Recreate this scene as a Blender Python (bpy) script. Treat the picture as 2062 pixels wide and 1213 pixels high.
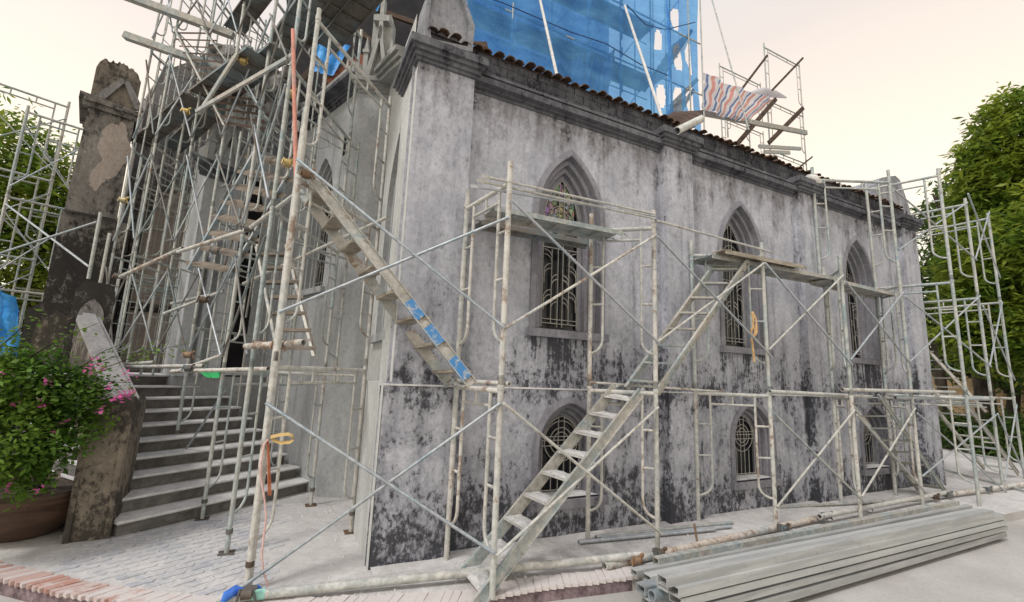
import bpy, math, random
import numpy as np
from mathutils import Vector, Matrix
from mathutils.geometry import tessellate_polygon
random.seed(7); rng = np.random.default_rng(7)
for o in list(bpy.data.objects): bpy.data.objects.remove(o)
SC = bpy.context.scene; COL = SC.collection
# ------------------------------------------------------------------ camera, sky, sun, exposure
FPX = 903.474; PITCH, ROLL, YAW = [math.radians(a) for a in (9.427, 2.308, 25.923)]
CAM = Vector((0, -4.302, 1.7))
fw = Vector((math.sin(YAW)*math.cos(PITCH), math.cos(YAW)*math.cos(PITCH), math.sin(PITCH)))
r0 = Vector((math.cos(YAW), -math.sin(YAW), 0)); u0 = r0.cross(fw)
rt = math.cos(ROLL)*r0 + math.sin(ROLL)*u0; up = -math.sin(ROLL)*r0 + math.cos(ROLL)*u0
cd = bpy.data.cameras.new('camera'); cam = bpy.data.objects.new('camera', cd); COL.objects.link(cam)
cd.sensor_width = 36; cd.lens = 36*FPX/2062; cd.clip_start = .05; cd.clip_end = 800
M = Matrix((rt, up, -fw)).transposed().to_4x4(); M.translation = CAM; cam.matrix_world = M
SC.camera = cam
W = bpy.data.worlds.new('World'); SC.world = W; W.use_nodes = True
wn = W.node_tree; wn.nodes.clear()
def _n(t, ty, **k):
    n = t.nodes.new(ty)
    for a, b in k.items(): setattr(n, a, b)
    return n
wo = _n(wn, 'ShaderNodeOutputWorld'); b1 = _n(wn, 'ShaderNodeBackground'); b2 = _n(wn, 'ShaderNodeBackground'); ad = _n(wn, 'ShaderNodeAddShader')
sky = _n(wn, 'ShaderNodeTexSky'); sky.sky_type = 'NISHITA'; sky.sun_disc = False
SUN_EL, SUN_AZ = 38, -62      # azimuth from +Y towards +X
sky.sun_elevation = math.radians(SUN_EL); sky.sun_rotation = math.radians(SUN_AZ)
b1.inputs[1].default_value = .05; wn.links.new(sky.outputs[0], b1.inputs[0])
tc = _n(wn, 'ShaderNodeTexCoord'); sx = _n(wn, 'ShaderNodeSeparateXYZ'); rp = _n(wn, 'ShaderNodeValToRGB')
wn.links.new(tc.outputs['Generated'], sx.inputs[0])
nz = _n(wn, 'ShaderNodeTexNoise'); nz.inputs['Scale'].default_value = 1.6; nz.inputs['Detail'].default_value = 3
ma = _n(wn, 'ShaderNodeMath', operation='MULTIPLY_ADD'); ma.inputs[1].default_value = .12
wn.links.new(tc.outputs['Generated'], nz.inputs['Vector']); wn.links.new(nz.outputs[0], ma.inputs[0]); wn.links.new(sx.outputs['Z'], ma.inputs[2]); wn.links.new(ma.outputs[0], rp.inputs[0])
el = rp.color_ramp.elements
el[0].position = 0; el[0].color = (.58, .52, .42, 1)
el[1].position = 1; el[1].color = (.74, .74, .78, 1)
for p, c in ((.07, (.98, .86, .60, 1)), (.36, (1.02, .865, .60, 1)), (.52, (.92, .745, .565, 1)), (.64, (.76, .655, .55, 1)), (.82, (.69, .64, .60, 1))):
    e = el.new(p); e.color = c
b2.inputs[1].default_value = .97; wn.links.new(rp.outputs[0], b2.inputs[0])
wn.links.new(b1.outputs[0], ad.inputs[0]); wn.links.new(b2.outputs[0], ad.inputs[1]); wn.links.new(ad.outputs[0], wo.inputs[0])
sd = bpy.data.lights.new('sun', 'SUN'); sd.energy = 1.75; sd.angle = math.radians(12); sd.color = (1, .97, .93)
so = bpy.data.objects.new('sun', sd); COL.objects.link(so)
sv = Vector((math.sin(math.radians(SUN_AZ))*math.cos(math.radians(SUN_EL)), math.cos(math.radians(SUN_AZ))*math.cos(math.radians(SUN_EL)), math.sin(math.radians(SUN_EL))))
sv = Vector((-.58, -.22, .80)).normalized()
so.rotation_euler = sv.to_track_quat('Z', 'Y').to_euler()
sky.sun_rotation = math.atan2(sv.x, sv.y); sky.sun_elevation = math.asin(sv.z)
SC.view_settings.view_transform = 'Standard'; SC.view_settings.look = 'None'; SC.view_settings.exposure = .22; SC.view_settings.gamma = 1
SC.render.engine = 'CYCLES'
SC.render.resolution_x = 1024; SC.render.resolution_y = 602

# ------------------------------------------------------------------ measuring helpers: a pixel of the 2062 px photograph to a point in the place
def ray(x, y): return (x-1031)/FPX*rt - (y-606.5)/FPX*up + fw
def onz(x, y, z=0): d = ray(x, y); return CAM + d*((z-CAM.z)/d.z)
def ony(x, y, Y=0): d = ray(x, y); return CAM + d*((Y-CAM.y)/d.y)
def onp(x, y, P, az):
    a = math.radians(az); n = Vector((math.cos(a), -math.sin(a), 0)); d = ray(x, y); return CAM + d*(((Vector(P)-CAM).dot(n))/d.dot(n))
def atd(x, y, r): d = ray(x, y); return CAM + d*(r/math.hypot(d.x, d.y))
def vz(b, x, y): return atd(x, y, math.hypot(b[0]-CAM.x, b[1]-CAM.y)).z
# ------------------------------------------------------------------ mesh helpers
class MB:
    def __init__(s): s.v = []; s.f = []; s.sm = []
    def add(s, vs, fs, smooth=False):
        o = len(s.v); s.v += [tuple(v) for v in vs]; s.f += [tuple(i+o for i in f) for f in fs]; s.sm += [smooth]*len(fs); return s
    def hexa(s, c8): return s.add(c8, [(0,3,2,1),(4,5,6,7),(0,1,5,4),(1,2,6,5),(2,3,7,6),(3,0,4,7)])
    def box(s, a, b):
        (x0,y0,z0),(x1,y1,z1) = a, b
        return s.hexa([(x0,y0,z0),(x1,y0,z0),(x1,y1,z0),(x0,y1,z0),(x0,y0,z1),(x1,y0,z1),(x1,y1,z1),(x0,y1,z1)])
    def obox(s, c, ax, ay, az_, hx, hy, hz):
        c = Vector(c); X, Y, Z = Vector(ax).normalized()*hx, Vector(ay).normalized()*hy, Vector(az_).normalized()*hz
        return s.hexa([c-X-Y-Z, c+X-Y-Z, c+X+Y-Z, c-X+Y-Z, c-X-Y+Z, c+X-Y+Z, c+X+Y+Z, c-X+Y+Z])
    def bar(s, p, q, w, h, side=(0,0,1)):
        p, q = Vector(p), Vector(q); X = q-p; S = Vector(side)
        Y = S.cross(X)
        if Y.length < 1e-6: Y = Vector((1,0,0)).cross(X)
        Z = X.cross(Y)
        return s.obox((p+q)/2, X, Y, Z, X.length/2, w/2, h/2)
    def path(s, pts, r, n=7, cap=True, closed=False):
        pts = [Vector(p) for p in pts]; vs = []; fs = []; prev = None; N = len(pts)
        for i, p in enumerate(pts):
            a = pts[(i-1) % N] if (i > 0 or closed) else p; b = pts[(i+1) % N] if (i < N-1 or closed) else p
            t = (b-a).normalized()
            if prev is None: prev = t.orthogonal().normalized()
            u = (prev - t*prev.dot(t)); u = u.normalized() if u.length > 1e-6 else t.orthogonal().normalized(); prev = u
            w = t.cross(u); rr = r[i] if isinstance(r, (list, tuple)) else r
            vs += [p + (u*math.cos(2*math.pi*k/n) + w*math.sin(2*math.pi*k/n))*rr for k in range(n)]
        for i in range(N-1 if not closed else N):
            j = (i+1) % N
            fs += [(i*n+k, i*n+(k+1) % n, j*n+(k+1) % n, j*n+k) for k in range(n)]
        s.add(vs, fs, True)
        if cap and not closed:
            s.add(vs[:n], [tuple(reversed(range(n)))]); s.add(vs[-n:], [tuple(range(n))])
        return s
    def tube(s, p, q, r, n=7): return s.path([p, q], r, n)
    def hollow(s, p, q, r, n=10, t=.8):
        p, q = Vector(p), Vector(q); d = (q-p).normalized(); s.path([p, q], r, n, cap=False)
        u = d.orthogonal().normalized(); w = d.cross(u)
        for e, sg in ((p, 1), (q, -1)):
            ring = lambda rr, off: [e + d*off*sg + (u*math.cos(2*math.pi*k/n)+w*math.sin(2*math.pi*k/n))*rr for k in range(n)]
            A, B, D_ = ring(r, 0), ring(r*t, 0), ring(r*t, .12)
            s.add(A+B, [(k, (k+1) % n, n+(k+1) % n, n+k) for k in range(n)]); s.add(B+D_, [(k, (k+1) % n, n+(k+1) % n, n+k) for k in range(n)], True)
            s.add(D_, [tuple(range(n))])
        return s
    def prism(s, poly, vec):           # planar 3D polygon pushed along vec
        poly = [Vector(p) for p in poly]; n = len(poly); vec = Vector(vec)
        tr = tessellate_polygon([poly]); s.add(poly, [tuple(t) for t in tr]); s.add([p+vec for p in poly], [tuple(reversed(t)) for t in tr])
        s.add(poly+[p+vec for p in poly], [(i, (i+1) % n, n+(i+1) % n, n+i) for i in range(n)]); return s
    def loft(s, rings, closed=True):
        n = len(rings[0])
        for a, b in zip(rings, rings[1:]):
            s.add(list(a)+list(b), [(i, (i+1) % n, n+(i+1) % n, n+i) for i in range(n if closed else n-1)])
        return s
    def build(s, name, mat, parent=None, recalc=True):
        me = bpy.data.meshes.new(name); L = parent_loc(parent)
        v = np.array(s.v, float) - np.array(L); me.from_pydata(v.tolist(), [], s.f)
        me.polygons.foreach_set('use_smooth', s.sm); me.materials.append(mat)
        if recalc:
            import bmesh
            bm = bmesh.new(); bm.from_mesh(me); bmesh.ops.recalc_face_normals(bm, faces=bm.faces[:]); bm.to_mesh(me); bm.free()
        o = bpy.data.objects.new(name, me); COL.objects.link(o)
        if parent: o.parent = parent; o['_l'] = list(L)
        return o
LOCS = {}
def parent_loc(p):
    while p is not None:
        if p.name in LOCS: return LOCS[p.name]
        p = p.parent
    return (0, 0, 0)
def thing(name, label, cat, loc=(0,0,0), group=None):
    o = bpy.data.objects.new(name, None); COL.objects.link(o); o.location = loc; o.empty_display_size = .1
    LOCS[o.name] = tuple(loc); o['label'] = label; o['category'] = cat
    if group: o['group'] = group
    return o
def tag(o, label, cat, group=None):
    o['label'] = label; o['category'] = cat
    if group: o['group'] = group
    return o
def recenter(o):                      # put the origin of a one-mesh thing at its base
    me = o.data; n = len(me.vertices); a = np.empty(n*3); me.vertices.foreach_get('co', a); a = a.reshape(-1, 3)
    c = np.array([(a[:,0].min()+a[:,0].max())/2, (a[:,1].min()+a[:,1].max())/2, a[:,2].min()]); me.vertices.foreach_set('co', (a-c).ravel()); o.location = c; return o
# ------------------------------------------------------------------ materials
class NT:
    def __init__(s, name):
        s.m = bpy.data.materials.new(name); s.m.use_nodes = True; s.t = s.m.node_tree; s.t.nodes.clear()
        s.out = s.n('ShaderNodeOutputMaterial'); s.b = s.n('ShaderNodeBsdfPrincipled'); s.l(s.b.outputs[0], s.out.inputs[0])
        s.b.inputs['Specular IOR Level'].default_value = .25; s.b.inputs['Roughness'].default_value = .85
        s.geo = s.n('ShaderNodeNewGeometry'); s.pos = s.geo.outputs['Position']
    def n(s, ty, **k): return _n(s.t, ty, **k)
    def l(s, a, b): s.t.links.new(a, b)
    def map(s, scale, vec=None, rot=(0,0,0)):
        m = s.n('ShaderNodeMapping'); m.inputs['Scale'].default_value = scale if isinstance(scale, tuple) else (scale,)*3; m.inputs['Rotation'].default_value = rot
        s.l(vec or s.pos, m.inputs[0]); return m.outputs[0]
    def noise(s, scale, detail=6, rough=.6, vec=None, dist=0.):
        n = s.n('ShaderNodeTexNoise'); n.inputs['Scale'].default_value = 1; n.inputs['Detail'].default_value = detail; n.inputs['Roughness'].default_value = rough; n.inputs['Distortion'].default_value = dist
        s.l(s.map(scale, vec), n.inputs['Vector']); return n.outputs[0]
    def ramp(s, fac, stops):
        r = s.n('ShaderNodeValToRGB'); e = r.color_ramp.elements
        while len(e) < len(stops): e.new(.5)
        for i, (p, c) in enumerate(stops):
            e[i].position = p; e[i].color = (c, c, c, 1) if not isinstance(c, tuple) else (*c, 1)
        s.l(fac, r.inputs[0]); return r.outputs[0]
    def math(s, op, a, b=None, c=None):
        m = s.n('ShaderNodeMath', operation=op)
        for i, v in enumerate((a, b, c)):
            if v is None: continue
            if isinstance(v, (int, float)): m.inputs[i].default_value = v
            else: s.l(v, m.inputs[i])
        return m.outputs[0]
    def mix(s, f, a, b, mode='MIX'):
        m = s.n('ShaderNodeMix', data_type='RGBA', blend_type=mode)
        for i, v in ((0, f), (6, a), (7, b)):
            if isinstance(v, (int, float)): m.inputs[i].default_value = v
            elif isinstance(v, tuple): m.inputs[i].default_value = (*v, 1)
            else: s.l(v, m.inputs[i])
        return m.outputs[2]
    def bump(s, h, strength=.4, dist=.01):
        b = s.n('ShaderNodeBump'); b.inputs['Strength'].default_value = strength; b.inputs['Distance'].default_value = dist; s.l(h, b.inputs['Height']); s.l(b.outputs[0], s.b.inputs['Normal'])
    def col(s, c):
        if isinstance(c, tuple): s.b.inputs['Base Color'].default_value = (*c, 1)
        else: s.l(c, s.b.inputs['Base Color'])
        return s
    def rand(s): return s.n('ShaderNodeObjectInfo').outputs['Random']
    def z(s): x = s.n('ShaderNodeSeparateXYZ'); s.l(s.pos, x.inputs[0]); return x.outputs['Z']

def m_plaster(name, lo, hi, mould, zones, th=.66, amp=.24, edges=None, warmtop=None):
    t = NT(name)
    big = t.noise(.9, 5, .6); mid = t.noise((3.2, 3.2, 1.9), 7, .68); fine = t.noise((20, 20, 16), 6, .72)
    streak = t.noise((7, 7, .7), 5, .62)
    base = t.mix(t.ramp(mid, [(.33, 0.), (.66, 1.)]), lo, hi)
    base = t.mix(t.math('MULTIPLY', t.ramp(fine, [(.45, 0.), (.68, 1.)]), .5), base, tuple(c*.68 for c in lo))
    base = t.mix(t.math('MULTIPLY', t.ramp(streak, [(.52, 0.), (.75, 1.)]), .5), base, tuple(c*.62 for c in lo))
    base = t.mix(t.math('MULTIPLY', t.ramp(t.noise(4.5, 8, .75), [(.60, 0.), (.72, 1.)]), .5), base, tuple(min(1, c*1.22) for c in hi))
    base = t.mix(t.math('MULTIPLY', t.ramp(t.noise((30, 30, 20), 8, .78, dist=.6), [(.575, 0.), (.63, 1.)]), .6), base, tuple(c*.42 for c in lo))
    zone = t.ramp(t.math('MULTIPLY', t.z(), 1/6.), [(p/6., v) for p, v in zones])
    n1 = t.noise((4.2, 4.2, 3.4), 12, .76, dist=.3); n2 = t.noise((21, 21, 14), 9, .75, dist=.3)
    s_ = t.math('ADD', t.math('MULTIPLY', n1, .52), t.math('MULTIPLY', n2, .48))
    s_ = t.math('ADD', s_, t.math('MULTIPLY', t.math('SUBTRACT', big, .5), .22))
    s_ = t.math('ADD', s_, t.math('MULTIPLY', zone, amp))
    s_ = t.math('ADD', s_, t.math('MULTIPLY', t.math('SUBTRACT', streak, .5), .16))
    if edges:
        xs = t.n('ShaderNodeSeparateXYZ'); t.l(t.pos, xs.inputs[0]); acc = None
        for ex, wd in edges:
            v = t.math('MAXIMUM', t.math('SUBTRACT', 1., t.math('MULTIPLY', t.math('ABSOLUTE', t.math('SUBTRACT', xs.outputs['X'], ex)), 1./wd)), 0.); acc = v if acc is None else t.math('MAXIMUM', acc, v)
        s_ = t.math('ADD', s_, t.math('MULTIPLY', acc, .075)); drip = None
        for ex in (2.88, 5.97, 9.13):
            v = t.math('MAXIMUM', t.math('SUBTRACT', 1., t.math('MULTIPLY', t.math('ABSOLUTE', t.math('SUBTRACT', xs.outputs['X'], ex)), 1./.75)), 0.); drip = v if drip is None else t.math('MAXIMUM', drip, v)
        drip = t.math('MULTIPLY', t.ramp(drip, [(.18, 0.), (.32, 1.)]), t.ramp(t.math('MULTIPLY', t.z(), 1/6.), [(1.58/6, 0.), (2.15/6, 1.), (2.17/6, 0.)]))
        s_ = t.math('ADD', s_, t.math('MULTIPLY', drip, t.math('MULTIPLY', t.math('SUBTRACT', t.noise((16, 16, .5), 4, .6), .40), .75)))
    if warmtop:
        wz = t.math('ADD', t.ramp(t.math('MULTIPLY', t.z(), 1/6.), [(4.1/6, 0.), (4.95/6, .16)]), t.math('ADD', t.math('MULTIPLY', n1, .6), t.math('MULTIPLY', streak, .4)))
        base = t.mix(t.math('MULTIPLY', t.ramp(wz, [(.56, 0.), (.70, 1.)]), .75), base, warmtop)
    mk = t.ramp(s_, [(th, 0.), (th+.065, 1.)]); halo = t.ramp(t.math('ADD', s_, t.math('MULTIPLY', t.math('SUBTRACT', streak, .5), .22)), [(th-.12, 0.), (th+.05, 1.)])
    c = t.mix(t.math('MULTIPLY', halo, .42), base, tuple(m*2.8 for m in mould)); c = t.mix(t.math('MULTIPLY', mk, .88), c, mould)
    t.col(c); t.bump(t.math('ADD', t.math('MULTIPLY', fine, .6), t.math('SUBTRACT', mid, t.math('MULTIPLY', mk, .5))), .55, .012)
    t.b.inputs['Roughness'].default_value = .93
    return t.m
ZON = [(0, 1.1), (.35, .92), (.8, .55), (1.25, .5), (1.5, .88), (1.62, .9), (2.0, .62), (2.5, .25), (3.2, .14), (4.3, .14), (4.7, .42), (4.95, .85)]
M_WALL = m_plaster('weathered_plaster', (.34,.348,.392), (.525,.533,.585), (.030,.031,.038), ZON, .632, .165, [(4.30,.12),(7.28,.09),(1.56,.08),(10.58,.12),(4.92,.05)], warmtop=(.20,.185,.18))
M_TRIM = m_plaster('weathered_window_trim', (.20,.197,.222), (.31,.305,.335), (.035,.035,.042), [(0,.7),(1.6,.7),(2.4,.4),(6,.3)], .70, .2)
M_FRESH = m_plaster('fresh_plaster', (.49,.50,.49), (.60,.61,.595), (.28,.28,.275), [(0,.3),(2,.3),(6,.2)], .78, .1)
M_APSE = m_plaster('grey_render', (.35,.36,.365), (.46,.47,.475), (.15,.155,.155), [(0,.35),(2,.5),(3,.35),(6,.2)], .72, .16)
M_CORN = m_plaster('mouldy_cornice', (.085,.087,.097), (.20,.203,.22), (.016,.016,.02), [(0,.5),(6,.5)], .62, .18)
M_FRIEZE = m_plaster('sooty_frieze_block', (.048,.048,.055), (.135,.135,.147), (.014,.014,.018), [(0,.6),(6,.6)], .63, .2)
M_CORNL = m_plaster('grey_cornice', (.28,.285,.275), (.38,.385,.37), (.08,.08,.08), [(0,.5),(6,.5)], .74, .16)
M_OLD = m_plaster('blackened_old_stone', (.15,.137,.123), (.34,.318,.285), (.024,.022,.021), [(0,.5),(1.5,.95),(3.5,.95),(4.1,.4),(4.9,.2),(6,.4)], .60, .2)
M_OLDT = m_plaster('brown_old_stone', (.17,.145,.115), (.33,.285,.225), (.045,.04,.035), [(0,1.),(.5,.65),(.8,.4),(1.1,.8),(1.4,1.),(2.4,.9),(6,.5)], .60, .17)
M_RUIN = m_plaster('ruin_rubble', (.20,.19,.185), (.36,.345,.33), (.05,.045,.045), [(0,.6),(6,.6)], .66, .2)
M_BEIGE = m_plaster('beige_infill', (.33,.275,.235), (.45,.39,.345), (.13,.115,.105), [(0,.6),(2.5,.5),(3.5,0.2),(6,.1)], .76, .16)
M_OCHRE = m_plaster('ochre_wall', (.42,.30,.17), (.55,.41,.26), (.12,.08,.05), [(0,.6),(2.5,.5),(6,.3)], .72, .16)
M_JAMB = m_plaster('pale_door_jamb', (.46,.475,.50), (.58,.595,.62), (.25,.26,.28), [(0,.3),(6,.2)], .78, .1)
M_COPE = m_plaster('pale_weathered_coping', (.21,.205,.205), (.36,.35,.35), (.08,.08,.078), [(0,.5),(6,.5)], .70, .16)
M_PARA = m_plaster('gable_plaster', (.20,.205,.225), (.38,.385,.41), (.05,.05,.06), [(0,.5),(6,.5)], .66, .2)

def m_metal(name, a, b, rust=.3, rough=.62, metal=.25, tintf=.6):
    t = NT(name); r = t.rand()
    c = t.mix(t.ramp(r, [(0, 0.), (1, 1.)]), a, b)
    tint = t.mix(t.ramp(t.noise(1.7, 4, .6), [(.47, 0.), (.60, 1.)]), c, (.20,.30,.34))
    c = t.mix(tintf, c, tint)
    d = t.noise(14, 8, .75); c = t.mix(t.math('MULTIPLY', t.ramp(d, [(.42, 0.), (.60, 1.)]), .55), c, tuple(min(1, x*1.35) for x in b))
    rr = t.math('ADD', t.noise(5.5, 8, .78), t.math('MULTIPLY', t.math('SUBTRACT', r, .5), .12))
    c = t.mix(t.math('MULTIPLY', t.ramp(rr, [(.66-rust*.25, 0.), (.74-rust*.25, 1.)]), .75), c, (.20,.115,.065))
    c = t.mix(t.math('MULTIPLY', t.ramp(t.noise(30, 5, .8), [(.58, 0.), (.68, 1.)]), .5), c, (.10,.09,.08))
    t.col(c); t.b.inputs['Roughness'].default_value = rough; t.b.inputs['Metallic'].default_value = metal; t.bump(d, .25, .004)
    return t.m
M_TUBE = m_metal('galvanised_tube', (.29,.315,.30), (.47,.465,.43), .25)
M_TUBED = m_metal('dusty_tube', (.34,.335,.31), (.52,.505,.465), .42, .75, .05, .28)
M_ROD = m_metal('brace_rod', (.30,.33,.35), (.42,.44,.46), .05, .45, .45)
M_RODD = m_metal('dark_rod', (.13,.125,.115), (.20,.19,.175), .3, .6, .3)
M_RUST = m_metal('rusty_steel', (.22,.12,.07), (.34,.22,.13), .9, .8, .1)
M_RPALE = m_metal('part_rusty_tube', (.42,.37,.31), (.52,.47,.42), .75, .8, .05)
M_RED = m_metal('red_painted_tube', (.50,.20,.15), (.55,.27,.21), .1, .7, .05)
M_GOLD = m_metal('brass_clamp', (.50,.36,.13), (.55,.42,.18), .2, .5, .5)
M_BLACKM = m_metal('dark_clamp', (.06,.045,.035), (.11,.08,.06), .5, .7, .3)
t = NT('galvanised_section'); r = t.rand(); x = t.mix(r, (.27,.275,.275), (.47,.49,.485)); x = t.mix(t.math('MULTIPLY', t.ramp(t.noise((1.2,16,16), 6, .65), [(.42, 0.), (.62, 1.)]), .45), x, (.58,.59,.57)); x = t.mix(t.math('MULTIPLY', t.ramp(t.noise(26, 7, .75), [(.58, 0.), (.68, 1.)]), .6), x, (.20,.18,.155)); x = t.mix(t.math('MULTIPLY', t.ramp(t.noise(3.5, 8, .75), [(.60, 0.), (.70, 1.)]), .5), x, (.30,.26,.22)); t.col(x); t.b.inputs['Roughness'].default_value = .55; t.b.inputs['Metallic'].default_value = .15; M_SQ = t.m
M_PLANK = m_metal('steel_walkboard', (.27,.26,.23), (.42,.40,.36), .25, .8, .05)
t = NT('worn_blue_paint'); t.col(t.mix(t.ramp(t.noise(22, 7, .75), [(.50, 0.), (.60, 1.)]), (.06,.20,.42), (.36,.37,.36))); M_BLUEP = t.m
M_TEAL = NT('teal_paint').col((.30,.58,.50)).m
M_DECK = m_metal('dark_deck', (.10,.09,.078), (.17,.155,.135), .2, .85, .0)  # dark brown-grey base colour for the high deck boards
M_DIRK = m_metal('dark_walkboard', (.15,.14,.125), (.24,.225,.20), .3, .85, .05)  # darker grey-brown variant of the walkboard colour
def simple(name, lo, hi, sc=8, rough=.85, bump=.4, bd=.008, detail=7, st=(.38,.62)):
    t = NT(name); n = t.noise(sc, detail, .7); t.col(t.mix(t.ramp(n, [(st[0], 0.), (st[1], 1.)]), lo, hi)); t.b.inputs['Roughness'].default_value = rough
    t.bump(n, bump, bd); return t.m
M_WOOD = simple('weathered_wood', (.20,.17,.13), (.40,.36,.30), (4,4,20))
M_REDW = simple('red_brown_board', (.16,.06,.035), (.26,.11,.07), (3,3,12))
M_DWOOD2 = simple('grey_brown_tread_board', (.12,.10,.08), (.24,.205,.17), (4,4,20))
M_DWOOD = simple('dark_wood', (.05,.035,.028), (.12,.085,.065), (3,3,12))
M_DUSTY = simple('white_plaster_dust', (.50,.495,.48), (.68,.67,.655), 26, .95, 1.0, .02)
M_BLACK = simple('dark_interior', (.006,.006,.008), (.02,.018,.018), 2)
M_TILE = simple('terracotta_tile', (.045,.034,.028), (.20,.125,.08), 9)
M_PVC = simple('pvc_pipe', (.40,.40,.36), (.60,.60,.56), 9)
M_POT = simple('brown_glazed_pot', (.045,.027,.019), (.11,.066,.046), (2,2,14), .45)
M_SOIL = simple('soil', (.03,.022,.016), (.08,.06,.045), 12)
M_TRUNK = simple('bark', (.022,.018,.014), (.075,.06,.045), (6,6,2))
M_STRAP = simple('tan_strap', (.48,.33,.13), (.60,.44,.20), 20)
M_ORANGE = simple('orange_cloth', (.45,.15,.08), (.58,.24,.14), 20)
M_PINKR = simple('pink_rope', (.55,.36,.34), (.70,.50,.46), 20)
M_ROPE = simple('straw_rope', (.45,.27,.12), (.62,.42,.22), 30)
M_GREEN = simple('green_sheet', (.03,.32,.10), (.06,.45,.16), 10)
M_BRAG = simple('blue_rag', (.03,.10,.42), (.07,.20,.60), 10)
M_WHITEB = simple('pale_sack', (.50,.49,.46), (.66,.65,.61), 10)
t = NT('blue_tarpaulin'); c_ = t.mix(t.ramp(t.noise(3, 5, .6), [(.4, 0.), (.6, 1.)]), (.02,.20,.55), (.08,.36,.75)); t.col(c_); t.b.inputs['Roughness'].default_value = .45; t.bump(t.noise(5, 4, .6), .8, .05); M_TARP = t.m
def m_ground():
    t = NT('dusty_ground'); a = t.noise(1.1, 6, .65); b = t.noise(9, 9, .72); c = t.noise(60, 4, .7)
    x = t.mix(t.ramp(a, [(.35, 0.), (.65, 1.)]), (.50,.485,.475), (.64,.63,.62)); x = t.mix(t.math('MULTIPLY', t.ramp(b, [(.40, 0.), (.66, 1.)]), .55), x, (.34,.325,.31))
    x = t.mix(t.math('MULTIPLY', t.ramp(t.noise(2.6, 8, .7), [(.55, 0.), (.70, 1.)]), .6), x, (.70,.69,.68))
    x = t.mix(t.math('MULTIPLY', t.ramp(c, [(.60, 0.), (.70, 1.)]), .5), x, (.25,.24,.23))
    t.col(x); t.bump(t.math('ADD', b, t.math('MULTIPLY', c, .5)), .7, .02); t.b.inputs['Roughness'].default_value = .95; return t.m
M_GROUND = m_ground()
t = NT('concrete_road'); a = t.noise(.8, 6, .6); x = t.mix(t.ramp(a, [(.35, 0.), (.65, 1.)]), (.36,.345,.325), (.48,.465,.445)); x = t.mix(t.math('MULTIPLY', t.ramp(t.noise(30, 6, .75), [(.52, 0.), (.68, 1.)]), .45), x, (.24,.23,.215)); t.col(x); t.bump(t.noise(70, 5, .7), .5, .01); M_ROAD = t.m
t = NT('dusty_paver'); r = t.rand(); x = t.mix(r, (.36,.375,.42), (.47,.475,.50)); x = t.mix(t.ramp(t.noise(2.6, 9, .72), [(.42, 0.), (.60, .9)]), x, (.60,.585,.575)); x = t.mix(t.math('MULTIPLY', t.ramp(t.noise(28, 7, .75), [(.5, 0.), (.68, 1.)]), .5), x, (.32,.31,.30)); t.col(x); t.bump(t.noise(28, 7, .75), .6, .012); M_PAVER = t.m
t = NT('kerb_brick'); r = t.rand(); x = t.mix(t.ramp(r, [(.0, 0.), (.55, .5), (.8, 1.)]), (.42,.235,.19), (.55,.49,.48)); xs_ = t.n('ShaderNodeSeparateXYZ'); t.l(t.pos, xs_.inputs[0])
x = t.mix(t.ramp(t.math('ADD', t.noise(7, 8, .7), t.math('MULTIPLY', t.math('ADD', xs_.outputs['X'], 1.15), .26)), [(.44, 0.), (.60, .93)]), x, (.58,.545,.53)); t.col(x); t.bump(t.noise(35, 6, .7), .6, .012); M_KBRICK = t.m
t = NT('kerb_face'); x = t.mix(t.ramp(t.noise(10, 8, .7), [(.4, 0.), (.6, 1.)]), (.10,.07,.08), (.26,.20,.21)); t.col(x); M_KFACE = t.m
t = NT('stone_step'); x = t.mix(t.ramp(t.noise(5, 8, .7), [(.4, 0.), (.6, 1.)]), (.095,.089,.084), (.19,.18,.172)); x = t.mix(t.math('MULTIPLY', t.ramp(t.noise((1.5,1.5,22), 5, .6), [(.5, 0.), (.62, 1.)]), .45), x, (.12,.11,.10)); t.col(x); t.bump(t.noise(24, 6, .7), .5, .01); M_STEP = t.m  # stone, darkened so the risers look shaded beside the treads
t = NT('dusty_lit_top'); x = t.mix(t.ramp(t.noise(9, 8, .75), [(.38, 0.), (.62, 1.)]), (.52,.515,.51), (.70,.695,.69)); t.col(x); t.bump(t.noise(24, 6, .7), .5, .01); M_TREAD = t.m  # white dust; upper faces are also paled to look lit
t = NT('dark_window_glass'); t.col(t.mix(t.ramp(t.noise(2.5, 3, .5), [(.55, 0.), (.7, 1.)]), (.008,.009,.012), (.05,.05,.055))); t.b.inputs['Roughness'].default_value = .18; t.b.inputs['Specular IOR Level'].default_value = .35; M_GLASS = t.m
t = NT('stained_glass'); v = t.n('ShaderNodeTexVoronoi'); t.l(t.map((16,16,13)), v.inputs['Vector']); v.inputs['Scale'].default_value = 1
hs = t.n('ShaderNodeHueSaturation'); hs.inputs['Saturation'].default_value = .6; hs.inputs['Value'].default_value = .42; t.l(v.outputs['Color'], hs.inputs['Color']); v2 = t.n('ShaderNodeTexVoronoi', feature='DISTANCE_TO_EDGE'); t.l(t.map((16,16,13)), v2.inputs['Vector']); v2.inputs['Scale'].default_value = 1
t.col(t.mix(t.ramp(v2.outputs[0], [(.03, 0.), (.08, 1.)]), (.01,.01,.01), hs.outputs[0])); t.b.inputs['Roughness'].default_value = .2; M_STAIN = t.m
M_GRILL = simple('grey_iron_grille', (.28,.27,.245), (.42,.405,.37), 20, .6)
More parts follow.
